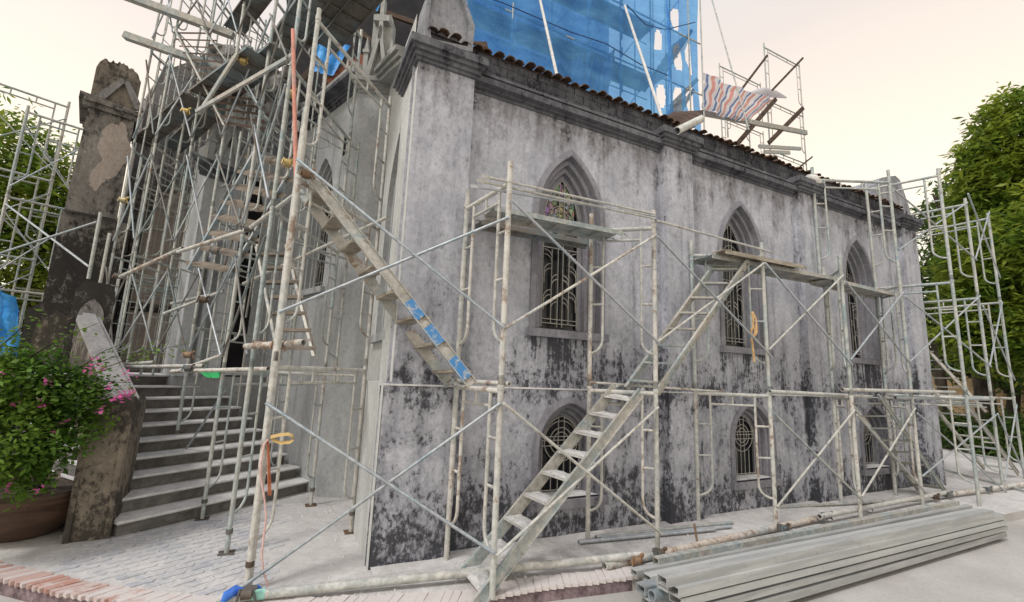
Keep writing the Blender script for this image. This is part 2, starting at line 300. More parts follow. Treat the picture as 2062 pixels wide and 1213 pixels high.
def m_leaf(name, a, b, c, trans=.35):
    t = NT(name); n = t.noise(1.3, 4, .6); w = t.n('ShaderNodeTexWhiteNoise'); isl = t.geo.outputs['Random Per Island']
    x = t.mix(t.ramp(isl, [(0, 0.), (1, 1.)]), a, b); x = t.mix(t.math('MULTIPLY', t.ramp(n, [(.42, 0.), (.62, 1.)]), .6), x, c); t.col(x); t.b.inputs['Roughness'].default_value = .5
    tr = t.n('ShaderNodeBsdfTranslucent'); t.l(x, tr.inputs[0]); mx = t.n('ShaderNodeMixShader'); mx.inputs[0].default_value = trans
    t.l(t.b.outputs[0], mx.inputs[1]); t.l(tr.outputs[0], mx.inputs[2]); t.l(mx.outputs[0], t.out.inputs[0]); return t.m
M_LEAF = m_leaf('broad_leaf', (.035,.085,.014), (.17,.27,.03), (.38,.42,.05), .45)
M_LEAFD = m_leaf('dark_leaf', (.03,.075,.015), (.08,.15,.03), (.12,.18,.04))
M_BOUG = m_leaf('bougainvillea_leaf', (.03,.08,.015), (.12,.24,.03), (.24,.37,.06), .4)
M_FLOW = m_leaf('pink_bract', (.60,.09,.32), (.75,.20,.48), (.70,.14,.40), .4)
def m_net(name, c, alpha, stripes=False):
    t = NT(name); x = c
    n = t.math('ADD', t.math('MULTIPLY', t.noise((1.1,1.1,3.0), 8, .62), .6), t.math('MULTIPLY', t.noise((60,60,60), 2, .5), .4)); x = t.mix(t.ramp(n, [(.38, 0.), (.62, 1.)]), tuple(v*.68 for v in c), tuple(min(1, v*1.2+.08) for v in c))
    if stripes:
        uv = t.n('ShaderNodeUVMap').outputs[0]; sp = t.n('ShaderNodeSeparateXYZ'); t.l(uv, sp.inputs[0])
        fr = t.math('FRACT', t.math('MULTIPLY', sp.outputs['X'], 7.)); r = t.n('ShaderNodeValToRGB'); r.color_ramp.interpolation = 'CONSTANT'
        e = r.color_ramp.elements
        while len(e) < 5: e.new(.5)
        for i, (p, cc) in enumerate(((0, (.70,.68,.70)), (.24, (.12,.20,.42)), (.44, (.72,.70,.70)), (.64, (.66,.30,.26)), (.86, (.70,.68,.70)))): e[i].position = p; e[i].color = (*cc, 1)
        t.l(fr, r.inputs[0]); x = r.outputs[0]
    t.col(x); t.b.inputs['Roughness'].default_value = .8; t.bump(t.noise((5,5,2), 5, .6), .5, .04)
    tr = t.n('ShaderNodeBsdfTranslucent'); tp = t.n('ShaderNodeBsdfTransparent'); m1 = t.n('ShaderNodeMixShader'); m2 = t.n('ShaderNodeMixShader')
    if isinstance(x, tuple): tr.inputs[0].default_value = (*x, 1)
    else: t.l(x, tr.inputs[0])
    m1.inputs[0].default_value = .5; t.l(t.b.outputs[0], m1.inputs[1]); t.l(tr.outputs[0], m1.inputs[2])
    m2.inputs[0].default_value = alpha; t.l(m1.outputs[0], m2.inputs[1]); t.l(tp.outputs[0], m2.inputs[2]); tp.inputs[0].default_value = (.30,.60,1.,1) if not stripes else (.7,.7,.75,1)
    t.l(m2.outputs[0], t.out.inputs[0]); return t.m
M_NET = m_net('blue_scaffold_net', (.15,.46,1.0), .46)
M_STRIPE = m_net('striped_tarpaulin', (.6,.6,.65), .06, True)

# ------------------------------------------------------------------ ground
def structure(o): o['kind'] = 'structure'; return o
def grid_sheet(name, x0, x1, y0, y1, z, mat, n=1, bump=0.):
    g = MB(); nx = ny = n; vs = []; 
    for j in range(ny+1):
        for i in range(nx+1): vs.append((x0+(x1-x0)*i/nx, y0+(y1-y0)*j/ny, z + (random.uniform(-bump, bump) if bump else 0)))
    g.add(vs, [(j*(nx+1)+i, j*(nx+1)+i+1, (j+1)*(nx+1)+i+1, (j+1)*(nx+1)+i) for j in range(ny) for i in range(nx)], bump > 0)
    return structure(g.build(name, mat, None, False))
grid_sheet('road', -300, 300, -300, 300, -.11, M_ROAD)
# courtyard edge runs in front of the scaffold, curving away at both ends
edge = [(-9.0, 7.0), (-4.5, 3.05), (-3.1, 1.85), (-1.95, .92), (-1.33, .36), (-.72, -.08), (-.22, -.36), (.28, -.55), (.85, -.72), (1.4, -.85), (2.0, -.84), (2.9, -.96), (4.2, -1.08), (6.5, -1.2), (10, -1.3), (16, -1.3), (40, -1.0)]
poly = [(x, y, 0) for x, y in edge] + [(60, 60, 0), (-60, 60, 0), (-60, 7, 0)]
g = MB(); tr = tessellate_polygon([[Vector(p) for p in poly]]); g.add(poly, [tuple(t_) for t_ in tr])
court = structure(g.build('courtyard', M_GROUND, None))
for ee, mt_ in ((edge[:12], M_KFACE), (edge[11:], M_ROAD)):
    g = MB(); g.loft([[Vector((x, y, 0)) for x, y in ee], [Vector((x+.004, y-.006, -.12)) for x, y in ee]], False); g.build('kerb_face', mt_, court)
def along(pts, s):
    for a, b in zip(pts, pts[1:]):
        L = math.hypot(b[0]-a[0], b[1]-a[1])
        if s <= L: t_ = s/L; return Vector((a[0]+(b[0]-a[0])*t_, a[1]+(b[1]-a[1])*t_, 0)), Vector((b[0]-a[0], b[1]-a[1], 0)).normalized()
        s -= L
    return None, None
ed = edge[1:13]; s_ = 1.2
base_brick = None
while s_ < 9.6:
    p, d = along(ed, s_); s_ += .066
    if p is None: break
    if p.x > 3.0: break
    nrm = Vector((-d.y, d.x, 0)); sk = (nrm + d*.35).normalized()
    if base_brick is None:
        g = MB(); g.box((-.030, -.012, -.03), (.030, .19, .0)); me_o = g.build('brick', M_KBRICK, court); base_brick = me_o; o = me_o
    else: o = base_brick.copy(); COL.objects.link(o); o.parent = court
    o.location = (p.x, p.y, .010 + random.uniform(-.003, .003)); o.rotation_euler = (random.uniform(-.03,.03), random.uniform(-.03,.03), math.atan2(sk.y, sk.x) - math.pi/2 + random.uniform(-.02, .02))
# pavers in front of the stone stairs
pb = None
ang = math.radians(27.4)
ux, uy = Vector((math.cos(ang), math.sin(ang), 0)), Vector((-math.sin(ang), math.cos(ang), 0))
cnt = 0
for j in range(-3, 24):
    for i in range(-12, 13):
        c = Vector((-.45, .9, 0)) + ux*(i*.205 + (j % 2)*.1) + uy*((j-9)*.105)
        # keep inside courtyard, out of stairs and building
        bx = Vector((c.x, c.y)); ok = True
        # distance inside edge
        dm = min(math.hypot(c.x-p_[0], c.y-p_[1]) for p_ in [along(ed, q*.2)[0] for q in range(0, 46) if along(ed, q*.2)[0]])
        side = c.y > np.interp(c.x, [e_[0] for e_ in edge], [e_[1] for e_ in edge]) + .26
        if not side or dm < .22: continue
        if (c - Vector((-1.433, 1.62, 0))).dot(Vector((-.46, .888, 0))) > -.05: continue
        if c.x > .02 + .12*math.sin(c.y*9) or c.x < -1.75: continue
        if cnt > 290: continue
        cnt += 1
        if pb is None:
            g = MB(); hw, hh = .098, .048
            pts = [(-hw,-hh*.35),(-hw*.72,-hh),(0,-hh*.8),(hw*.72,-hh),(hw,-hh*.35),(hw,hh*.35),(hw*.72,hh),(0,hh*.8),(-hw*.72,hh),(-hw,hh*.35)]
            g.prism([(x, y, -.02) for x, y in pts], (0,0,.024)); pb = g.build('paver', M_PAVER, court); o = pb
        else: o = pb.copy(); COL.objects.link(o); o.parent = court
        o.location = (c.x, c.y, random.uniform(0, .003)); o.rotation_euler = (random.uniform(-.012,.012), random.uniform(-.012,.012), ang)
# dust, crumbs and small stones on the ground
g = MB()
for k in range(1500):
    x = random.uniform(-1.8, 10.5); y = np.interp(x, [e_[0] for e_ in edge], [e_[1] for e_ in edge]) + random.uniform(.02, 1.6)
    if k % 4 == 0: y = -.02 - abs(random.gauss(0, .10)) if x > .8 else y
    r_ = random.choice([.004,.005,.007,.010,.014]) * random.uniform(.7, 1.3); c = Vector((x, y, r_*.3))
    vs = [c + Vector((math.cos(a)*r_*random.uniform(.7,1.2), math.sin(a)*r_*random.uniform(.7,1.2), -r_*.4)) for a in (0,1.25,2.5,3.8,5)] + [c + Vector((0,0,r_*random.uniform(.5,.9)))]
    g.add(vs, [(i, (i+1) % 5, 5) for i in range(5)])
for k in range(420):
    c = Vector((random.gauss(.62, .22), random.gauss(1.9, .55), .0)) if k % 2 else Vector((random.uniform(.3, 3.2), random.uniform(-.75, -.1), 0)); 
    if c.x > .78 and c.y > -.06: continue
    r_ = random.choice([.008,.012,.016,.024]) * random.uniform(.6, 1.3); ph = random.random()*6
    vs = [c + Vector((math.cos(a+ph)*r_*random.uniform(.6,1.3), math.sin(a+ph)*r_*random.uniform(.6,1.3), -r_*.3)) for a in (0,1.25,2.5,3.8,5)] + [c + Vector((0,0,r_*random.uniform(.3,.8)))]
    g.add(vs, [(i, (i+1) % 5, 5) for i in range(5)])
o = g.build('plaster_crumbs', M_DUSTY, None); o['kind'] = 'stuff'; tag(o, 'crumbs of fallen plaster scattered on the dusty courtyard ground', 'rubble')
# heaped dust along the wall foot
g = MB(); ring = []
for k in range(90):
    x = .82 + 10.3*k/89; w_ = .06 + .05*random.random(); ring.append((x, w_))
g.loft([[Vector((x, .12, .03)) for x, w_ in ring], [Vector((x, -.035, .012+random.random()*.016)) for x, w_ in ring], [Vector((x, -.09-w_, .001)) for x, w_ in ring]], False)
g.sm = [True]*len(g.f); o = g.build('dust_heap', M_GROUND, None); o['kind'] = 'stuff'; tag(o, 'low bank of pale plaster dust along the foot of the church wall', 'dust')

# ------------------------------------------------------------------ the church
church = thing('church', 'old grey gothic church wing with blackened plaster, pointed windows and scaffolding round it', 'church', (.81, 0, 0))
def arch(cx, w, zb, zs, za, n=11, c=None):
    if c is None: h = za-zs; c = (w*w+h*h)/(2*w) - w
    R = c+w; h = math.sqrt(R*R-c*c); za = zs+h; pts = [(cx-w, zb), (cx+w, zb)]; a1 = math.atan2(h, c)
    pts += [(cx - c + R*math.cos(a1*k/n), zs + R*math.sin(a1*k/n)) for k in range(n)] + [(cx, za)]
    pts += [(cx + c - R*math.cos(a1*k/n), zs + R*math.sin(a1*k/n)) for k in range(n-1, -1, -1)]
    return pts
XL, XR = .85, 11.2
UW = [2.88, 5.97, 9.13]; CAPS = [(.885, 1.52, 0), (4.34, 4.87, 0), (7.33, 7.86, 0), (10.62, 11.19, 0)]
YB = .10
class Pl:                      # plane frame: u along, z up, d out of the wall (towards the viewer)
    def __init__(s, P, az): a = math.radians(az); s.P = Vector(P); s.u = Vector((math.sin(a), math.cos(a), 0)); s.n = Vector((math.cos(a), -math.sin(a), 0))
    def __call__(s, u, z, d=0): return s.P + s.u*u + Vector((0,0,z)) + s.n*d
LONG = Pl((0, YB, 0), 90)     # u = x, out = -y
def ring(pl, pts, d): return [pl(u, z, d) for u, z in pts]
def wall_holes(g, pl, outer, holes, d=0):
    loops = [ring(pl, outer, d)] + [ring(pl, h, d) for h in holes]; flat = [p for l in loops for p in l]
    # tessellate in 2D for robustness
    l2 = [[Vector((u, z, 0)) for u, z in outer]] + [[Vector((u, z, 0)) for u, z in h] for h in holes]
    g.add(flat, [tuple(t_) for t_ in tessellate_polygon(l2)])
ZL = 1.576
up_o = [(c, .445, 2.235, 3.60, 4.415) for c in UW]; lo_o = [(c+.03, .40, .40, .94, 1.415) for c in UW]
g = MB()
wall_holes(g, LONG, [(XL, ZL), (XR-.02, ZL), (XR-.02, 5.06), (XL, 5.06)], [arch(*a) for a in up_o])
g.build('upper_wall', M_WALL, church)
g = MB()
wall_holes(g, LONG, [(XL-.06, -.1), (XR, -.1), (XR, ZL-.008), (XL-.06, ZL-.008)], [arch(*a) for a in lo_o], .03)
g.loft([[LONG(XL-.06, ZL-.008, .03), LONG(XR, ZL-.008, .03)], [LONG(XL-.06, ZL+.006, -.0), LONG(XR, ZL+.006, -.0)]], False)
g.build('lower_wall', M_WALL, church)
g = MB(); g.box((XL-.07, YB-.036, ZL-.012), (XR, YB-.0, ZL+.004)); g.build('ledge', M_TREAD, church)  # pale material paints a highlight line along the ledge
for i, (a, b, _) in enumerate(CAPS):
    g = MB(); g.box((a, 0, ZL), (b, YB+.05, 5.0)); 
    lx = a-.075 if i == 0 else a-.03; rx = b+.02 if i < 3 else b+.02
    ydeep = YB+.03
    lg = MB(); lg.box((lx-.004, -.036, ZL-.010), (rx+.004, YB-.04, ZL+.006)); lg.build('ledge', M_TREAD, church)  # same painted highlight carried round the pilaster
    g.box((lx, -.03, -.1), (rx, ydeep, ZL-.004))
    g.hexa([(lx,-.03,ZL-.004),(rx,-.03,ZL-.004),(rx,ydeep,ZL-.004),(lx,ydeep,ZL-.004),(a,-.002,ZL+.02),(b,-.002,ZL+.02),(b,ydeep,ZL+.02),(a,ydeep,ZL+.02)])
    g.build('pilaster', M_WALL, church)
# stepped window and grille builder
def window(pl, o, steps, glass_d, par, trim=M_TRIM, sill=True, kind='upper', hood=True):
    cx, w, zb, zs, za = o
    wf = MB(); C_ = (w*w+(za-zs)**2)/(2*w)-w; A_ = lambda w_, zb_: arch(cx, w_, zb_, zs, 0, c=C_)
    rings = []
    if hood: rings += [ring(pl, A_(w+.075, zb), .002), ring(pl, A_(w+.075, zb), .020), ring(pl, A_(w+.012, zb), .030), ring(pl, A_(w, zb), .022)]
    cw, czb, d = w, zb, .012 if hood else 0
    rings.append(ring(pl, A_(cw, czb), d))
    for (ins, dep) in steps:
        d -= dep; rings.append(ring(pl, A_(cw, czb), d)); cw -= ins*.35; rings.append(ring(pl, A_(cw, czb+.002), d+.006)); cw -= ins*.65; czb += .003
        rings.append(ring(pl, A_(cw, czb), d))
    rings.append(ring(pl, A_(cw-.002, czb+.01), glass_d-.02)); cza = zs + math.sqrt((C_+cw)**2-C_**2)
    wf.loft(rings); fr = wf.build('window', trim, par)
    if sill:
        g = MB(); s0 = pl(cx, zb-.045, .03); g.obox(s0, pl.u, pl.n, (0,0,1), w+.10, .035, .045); g.build('sill', trim, fr)
        g = MB(); g.add([pl(cx-w+.005, zb+.012, .0), pl(cx+w-.005, zb+.012, .0), pl(cx+cw, zb+.03, glass_d), pl(cx-cw, zb+.03, glass_d)], [(0,1,2,3)]); g.build('sill_top', M_TREAD, fr)
    g = MB(); R = ring(pl, arch(cx, cw+.01, zb, zs, cza+.01), glass_d-.012); g.add(R, [tuple(range(len(R)))]); g.build('pane', M_GLASS, fr)
    gd = glass_d+.025; r = .0068
    g = MB(); P_ = lambda u, z: pl(cx+u, z, gd)
    if kind == 'upper':
        zc = zs + .16; hh = lambda u: zs + math.sqrt(max(0, ((cw*cw+(cza-zs)**2)/(2*cw))**2 - (abs(u)+((cw*cw+(cza-zs)**2)/(2*cw))-cw)**2))
        for u in (-cw*.97, -.035, .035, cw*.97): g.tube(P_(u, zb+.06), P_(u, hh(u)-.01), r, 5)
        for u in (-.125, .125): g.tube(P_(u, zb+.10), P_(u, zs-.35), r, 5)
        for z in (zb+.10, zb+.15, zs-.33, zs-.05, zs-.0, zs+.04): g.tube(P_(-cw, z), P_(cw, z), r, 5)
        for R_ in (.13, .185): g.path([P_(R_*math.cos(a), zs+.02+R_*math.sin(a)*1.15) for a in np.linspace(0, math.pi, 12)], r, 5)
        g.path([P_(cw*.97*math.cos(a), zs-.30+.16*math.sin(a)) for a in np.linspace(0, math.pi, 12)], r, 5)
        for sgn in (-1, 1):
            for zz, ua, ub in ((zs-.45, .125, .23), (zs-.75, .125, .035), (zb+.62, .125, .035), (zb+.42, .23, .125), (zs-.62, .23, .125), (zb+.34, .125, .035)):
                for k_ in (0, .06): g.path([P_(sgn*ua, zz-.16+k_)] + [P_(sgn*(ub+(ua-ub)*math.cos(a)), zz-.06+.09*math.sin(a)+k_) for a in np.linspace(0, math.pi/2, 6)], r*.9, 5)
        g.path([P_(math.sin(a)*.0+u, hh(u)-.012) for a, u in ((0, u) for u in np.linspace(-cw*.96, cw*.96, 17))], r*1.2, 5)
    else:
        zc = zs+.02; R1 = (cw*cw+(cza-zs)**2)/(2*cw); hh = lambda u: zs + math.sqrt(max(0, R1**2 - (abs(u)+R1-cw)**2))
        for u in (-cw*.97, -.04, .04, cw*.97): g.tube(P_(u, zb+.04), P_(u, hh(u)-.01), r, 5)
        for u in (-.13, .13): g.tube(P_(u, zb+.04), P_(u, zc-.18), r, 5)
        for z in (zb+.05, zc-.03, zc+.03, zc+.07): g.tube(P_(-cw, z), P_(cw, z), r, 5)
        for R_ in (.10, .15, .225): g.path([P_(R_*math.cos(a), zc+.02+R_*math.sin(a)) for a in np.linspace(0, 2*math.pi, 22)], r, 5)
        g.path([P_(u, hh(u)-.012) for u in np.linspace(-cw*.96, cw*.96, 17)], r*1.2, 5)
    g.build('grille', M_GRILL, fr)
    return fr, cw, cza
US = [(.065, .075), (.06, .07), (.06, .06)]; LS = [(.05, .07), (.05, .07), (.04, .05)]
for i, o_ in enumerate(up_o):
    fr, cw, cza = window(LONG, o_, US, -.22, church)
    cx = o_[0]
    if i == 0:
        g = MB(); R = [LONG(u_, z_, -.206) for u_, z_ in [(p[0], p[1]) for p in arch(cx-.03, cw*.86, 3.68, 3.78, 4.15)]]; g.add(R, [tuple(range(len(R)))]); g.build('stained_glass', M_STAIN, fr)
        g = MB(); R = [LONG(u_, z_, -.206) for u_, z_ in [(cx-cw, 3.42), (cx-.10, 3.42), (cx-.10, 3.62), (cx-cw, 3.62)]]; g.add(R, [tuple(range(len(R)))]); g.build('stained_glass', M_STAIN, fr)
for o_ in lo_o: window(Pl((0, YB-.03, 0), 90), o_, LS, -.20, church, kind='lower')
# cornice: main band, caps with three fillets, plain frieze above
def sweep(g, prof, x0, x1, y0):          # prof: (out, z)
    n = len(prof); A = [Vector((x0, y0-o_, z_)) for o_, z_ in prof]; B = [Vector((x1, y0-o_, z_)) for o_, z_ in prof]
    g.add(A+B, [(i, i+1, n+i+1, n+i) for i in range(n-1)]); g.add(A, [tuple(range(n))]); g.add(B, [tuple(range(n))])
main = [(.002,4.86),(.014,4.86),(.014,4.90),(.05,4.905),(.05,4.93),(.115,4.935),(.12,5.0),(.115,5.005),(.055,5.008),(.055,5.035),(.10,5.04),(.10,5.072),(-.03,5.085)]
g = MB()
for a, b in ((1.46, 4.40), (4.81, 7.39), (7.80, 10.68)): sweep(g, main, a, b, YB)
g.build('cornice', M_CORN, church)
cap = [(.003,4.93),(.012,4.93),(.03,4.935),(.03,4.965),(.055,4.97),(.055,5.015),(.085,5.02),(.085,5.065),(.115,5.07),(.115,5.155),(.10,5.165),(0,5.175)]
for i, (a, b, _) in enumerate(CAPS):
    g = MB(); D_ = .70 if i == 0 else .12
    rg = []
    for o_, z_ in cap: rg.append([Vector((a-o_, D_+(o_ if i == 0 else 0), z_)), Vector((a-o_, -o_, z_)), Vector((b+o_, -o_, z_)), Vector((b+o_, D_+(o_ if i == 0 else 0), z_))])
    g.loft(rg); top = rg[-1]; g.add(top, [(0,1,2,3)])
    g.build('capital', M_CORN, church)
g = MB(); g.box((1.0, YB+.035, 5.05), (XR-.1, YB+.25, 5.40)); fz = g.build('frieze', M_FRIEZE, church)
bk = None
for j in range(3):
    x = 1.0 - (j % 2)*.14
    while x < XR-.3:
        w_ = .27*random.uniform(.97, 1.03)
        if bk is None: g = MB(); g.box((-.131, -.012, 0), (.131, .03, .100)); bk = g.build('block', M_FRIEZE, None); bk.parent = fz; o = bk
        else: o = bk.copy(); COL.objects.link(o); o.parent = fz
        o.location = Vector((x+w_/2+.02, YB+.025+random.uniform(-.003, .003), 5.088+j*.105)) - Vector(LOCS[church.name]); x += .272
# clay tiles along the eave: pan-and-roll tiles, one by one
roof = MB(); roof.add([(.95, YB-.02, 5.385), (XR-.15, YB-.02, 5.385), (XR-.15, 3.2, 5.95), (.95, 3.2, 5.95)], [(0,1,2,3)]); roof = roof.build('roof', M_TILE, church)
def tile_mesh():
    g = MB(); n = 7; L = .34; vs = []
    for (y, s) in ((0, 1.), (L, .85)):
        for rr in (.060, .048): vs += [(rr*s*math.cos(math.pi*k/(n-1)), y, rr*s*math.sin(math.pi*k/(n-1))*.62) for k in range(n)]
    fs = [(k, k+1, 2*n+k+1, 2*n+k) for k in range(n-1)] + [(n+k+1, n+k, 3*n+k, 3*n+k+1) for k in range(n-1)] + [(k+1, k, n+k, n+k+1) for k in range(n-1)]
    g.add(vs, fs); return g
tb = None; x = 1.02
while x < 10.95:
    for row in range(2):
        if tb is None:
            g = tile_mesh(); me = bpy.data.meshes.new('tile'); me.from_pydata(g.v, [], g.f); me.materials.append(M_TILE); tb = bpy.data.objects.new('tile', me); o = tb
        else: o = tb.copy()
        COL.objects.link(o); o.parent = roof
        o.location = Vector((x + random.uniform(-.008,.008), YB-.05 + row*.29 + random.uniform(-.03,.03), 5.395 + row*.085 + random.uniform(-.01,.012))) - Vector(LOCS[church.name])
        o.rotation_euler = (math.radians(14) + random.uniform(-.04,.04), random.uniform(-.12,.12), random.uniform(-.08,.08))
    x += .135
# gablets standing on the two end pilasters
def gablet(pts, y0, y1, name='gablet'):
    g = MB(); g.prism([(x, y0, z) for x, z in pts], (0, y1-y0, 0)); o = g.build(name, M_PARA, church)
    cx = sum(p[0] for p in pts)/len(pts); cz = sum(p[1] for p in pts)/len(pts)
    return o
def w2(x, y, Y): p = ony(x, y, Y); return (p.x, p.z)
gl = [w2(858, 92, .12), w2(950, 112, .12), w2(955, 60, .12), w2(925, -25, .12), w2(890, -55, .12), w2(858, -5, .12), w2(852, 40, .12)]
gb = gablet(gl, .12, .42)
zc_ = sum(p[1] for p in gl)/7; xc_ = sum(p[0] for p in gl)/7
outer = [Vector((xc_+(x-xc_)*1.0, .118, zc_+(z-zc_)*1.0)) for x, z in gl]; mid_ = [Vector((xc_+(x-xc_)*.97, .07, zc_+(z-zc_)*.98)) for x, z in gl]; inn = [Vector((xc_+(x-xc_)*.80, .07, zc_+(z-zc_)*.86)) for x, z in gl]; in2 = [Vector((xc_+(x-xc_)*.78, .115, zc_+(z-zc_)*.84)) for x, z in gl]
g = MB(); g.loft([outer, mid_, inn, in2]); g.build('gablet_moulding', M_PARA, church)
x0_, z0_ = w2(1766, 436, .15); x1_, _ = w2(1836, 450, .15)
gl2 = [(10.35, 5.10), (11.22, 5.10), (11.22, 5.42), (11.16, 5.62), (10.98, 6.02), (10.86, 6.10), (10.62, 6.10), (10.38, 5.92)]
gl2 = [w2(1763, 438, .12), w2(1838, 455, .12), w2(1832, 420, .12), w2(1812, 362, .12), w2(1803, 354, .12), w2(1775, 358, .12), w2(1762, 372, .12)]
gablet(gl2, .12, .75)
# far end and back of the wing (never seen, keeps the wing solid)
g = MB(); g.box((XL+.15, 2.4, 0), (XR-.03, 3.4, 5.6)); g.add([(XR-.01, YB, 0), (XR-.01, 3.4, 0), (XR-.01, 3.4, 5.4), (XR-.01, YB, 5.4)], [(0,1,2,3)]); g.add([(1.0, YB+.45, 0),(XR, YB+.45, 0),(XR, YB+.45, 5.2),(1.0, YB+.45, 5.2)], [(0,1,2,3)]); g.build('core', M_BLACK, church)
# ---- side return with its own tall window
g = MB(); g.box((.805, .134, -.1), (.98, 1.0, ZL+.004)); g.box((.883, .152, ZL+.0), (.98, .68, 5.0)); g.build('return_pilaster', M_FRESH, church)
g = MB(); g.box((.800, -.028, -.1), (.8045, .134, ZL+.002)); g.box((.879, .002, ZL+.022), (.8835, .152, 4.86)); g.build('return_edge', M_FRESH, church)
SIDE = Pl((.945, 0, 0), 180)   # u = -y ; out = -x
g = MB()
SW = (-1.10, .44, 2.12, 3.75, 4.68)
wall_holes(g, SIDE, [(-2.34, -.1), (-.60, -.1), (-.60, 6.0), (-2.34, 6.0)], [arch(*SW)])
g.build('return_wall', M_FRESH, church)
window(SIDE, SW, [(.06,.07),(.06,.07),(.05,.07)], -.25, church, M_APSE, True, 'upper', False)
# sloping coping over the return
g = MB(); P0_, P1_ = Vector((.98, .70, 5.40)), Vector((.93, 2.3, 6.10))
for k, (o1, z1) in enumerate(((.06, 0), (.10, .07), (.14, .14))): g.bar(P0_+Vector((-o1/2-.02, 0, z1)), P1_+Vector((-o1/2-.02, 0, z1)), .16+o1, .055)
g.build('coping', M_CORNL, church)
g = MB(); g.prism([(.96, .45, 5.0), (.96, 2.3, 5.95), (.96, 2.3, 6.1), (.96, .45, 5.42)], (.3, 0, 0)); g.build('return_top', M_FRESH, church)
# ---- angle buttress B with cornice and twin-leg gablet
Bv = (Vector((.945, 2.32, 0)) - Vector((.543, 2.50, 0))); azB = math.degrees(math.atan2(Bv.x, Bv.y)); BP = Pl((.543, 2.50, 0), azB); LB = Bv.length
g = MB(); g.prism([BP(0, -.1), BP(LB, -.1), BP(LB, 5.98), BP(0, 5.98)], -BP.n*.6); g.build('buttress', M_APSE, church)
def cornice_on(pl, u0_, u1_, z, mat, par, out=.13, end0=0, end1=0, name='cornice'):
    g = MB(); pr_ = [(0,-.10),(.03,-.09),(.03,-.05),(.06,-.045),(.06,0),(.09,.005),(.09,.05),(out,.055),(out,.13),(0,.14)]
    A = [pl(u0_-o_*end0, z+z_, o_) for o_, z_ in pr_]; B = [pl(u1_+o_*end1, z+z_, o_) for o_, z_ in pr_]; n = len(pr_)
    g.add(A+B, [(i, i+1, n+i+1, n+i) for i in range(n-1)]); g.add(A, [tuple(range(n))]); g.add(B, [tuple(range(n))]); return g.build(name, mat, par)
cornice_on(BP, 0, LB, 6.02, M_CORNL, church, end0=1, end1=.6)
def gothic_gablet(pl, u0_, u1_, z0, H, mat, par, d0=.0):      # plate with a raised inverted-V and side pinnacles
    w = u1_-u0_; cx = (u0_+u1_)/2
    g = MB(); g.prism([pl(cx-w*.36, z0, d0-.10), pl(cx+w*.36, z0, d0-.10), pl(cx+w*.36, z0+H*.88, d0-.10), pl(cx+w*.27, z0+H*.97, d0-.10), pl(cx-w*.27, z0+H*.97, d0-.10), pl(cx-w*.36, z0+H*.88, d0-.10)], -pl.n*.18)
    o = g.build('gablet', mat, par)
    g = MB()
    for s_ in (-1, 1):
        g.prism([pl(cx+s_*w*.44, z0, d0+.02), pl(cx+s_*w*.26, z0, d0+.02), pl(cx, z0+H*.56, d0+.02), pl(cx+s_*.0, z0+H*.75, d0+.02), pl(cx+s_*w*.08, z0+H*.70, d0+.02), pl(cx+s_*w*.12, z0+H*.55, d0+.02)], -pl.n*.13)
        g.prism([pl(cx+s_*w*.52, z0+H*.02, d0), pl(cx+s_*w*.36, z0+H*.02, d0), pl(cx+s_*w*.36, z0+H*.40, d0), pl(cx+s_*w*.44, z0+H*.58, d0), pl(cx+s_*w*.52, z0+H*.40, d0)], -pl.n*.14)
        g.prism([pl(cx+s_*w*.55, z0+H*.36, d0+.02), pl(cx+s_*w*.33, z0+H*.36, d0+.02), pl(cx+s_*w*.33, z0+H*.40, d0+.02), pl(cx+s_*w*.55, z0+H*.40, d0+.02)], -pl.n*.18)
    g.prism([pl(cx-w*.07, z0+H*.55, d0+.02), pl(cx+w*.07, z0+H*.55, d0+.02), pl(cx+w*.07, z0+H*1.12, d0+.02), pl(cx-w*.07, z0+H*1.12, d0+.02)], -pl.n*.12)
    g.prism([pl(cx-w*.28, z0+H*.80, d0+.022), pl(cx+w*.28, z0+H*.80, d0+.022), pl(cx+w*.28, z0+H*.88, d0+.022), pl(cx-w*.28, z0+H*.88, d0+.022)], -pl.n*.13)
    g.build('gablet_tracery', mat, par)
gothic_gablet(BP, .0, LB, 6.16, 1.30, M_CORNL, church)
# ---- apse wall C with window
CP = Pl((.543, 2.50, 0), -21+180)      # u negative runs away to the back-left, out faces left
pC = lambda x, y: (lambda p: ((p-CP.P).dot(CP.u), p.z))(onp(x, y, CP.P, -21))
uC, zC = pC(650, 322); LC = -2.35
cw_ = (-1.0, .42, 2.92, 4.35, 5.17)
g = MB(); wall_holes(g, CP, [(LC, -.1), (0, -.1), (0, 6.05), (LC, 6.05)], [arch(*cw_)]); g.build('apse_wall', M_APSE, church)
window(CP, cw_, [(.06,.06),(.05,.06),(.04,.04)], -.20, church, M_APSE, True, 'upper', False)
cornice_on(CP, LC, 0, 6.08, M_CORN, church, .22)
g = MB(); g.obox(CP(LC/2, 6.30, .04), CP.u, CP.n, (0,0,1), -LC/2, .10, .10); g.build('coping', M_CORNL, church)
uS, zS = pC(694, 290); 
g = MB(); g.prism([CP(uS-.07, zS-.2, .004), CP(uS+.05, zS-.2, .004), CP(uS+.05, zS+.08, .004), CP(uS-.01, zS+.16, .004), CP(uS-.07, zS+.08, .004)], -CP.n*.02); g.build('small_window', M_BLACK, church)
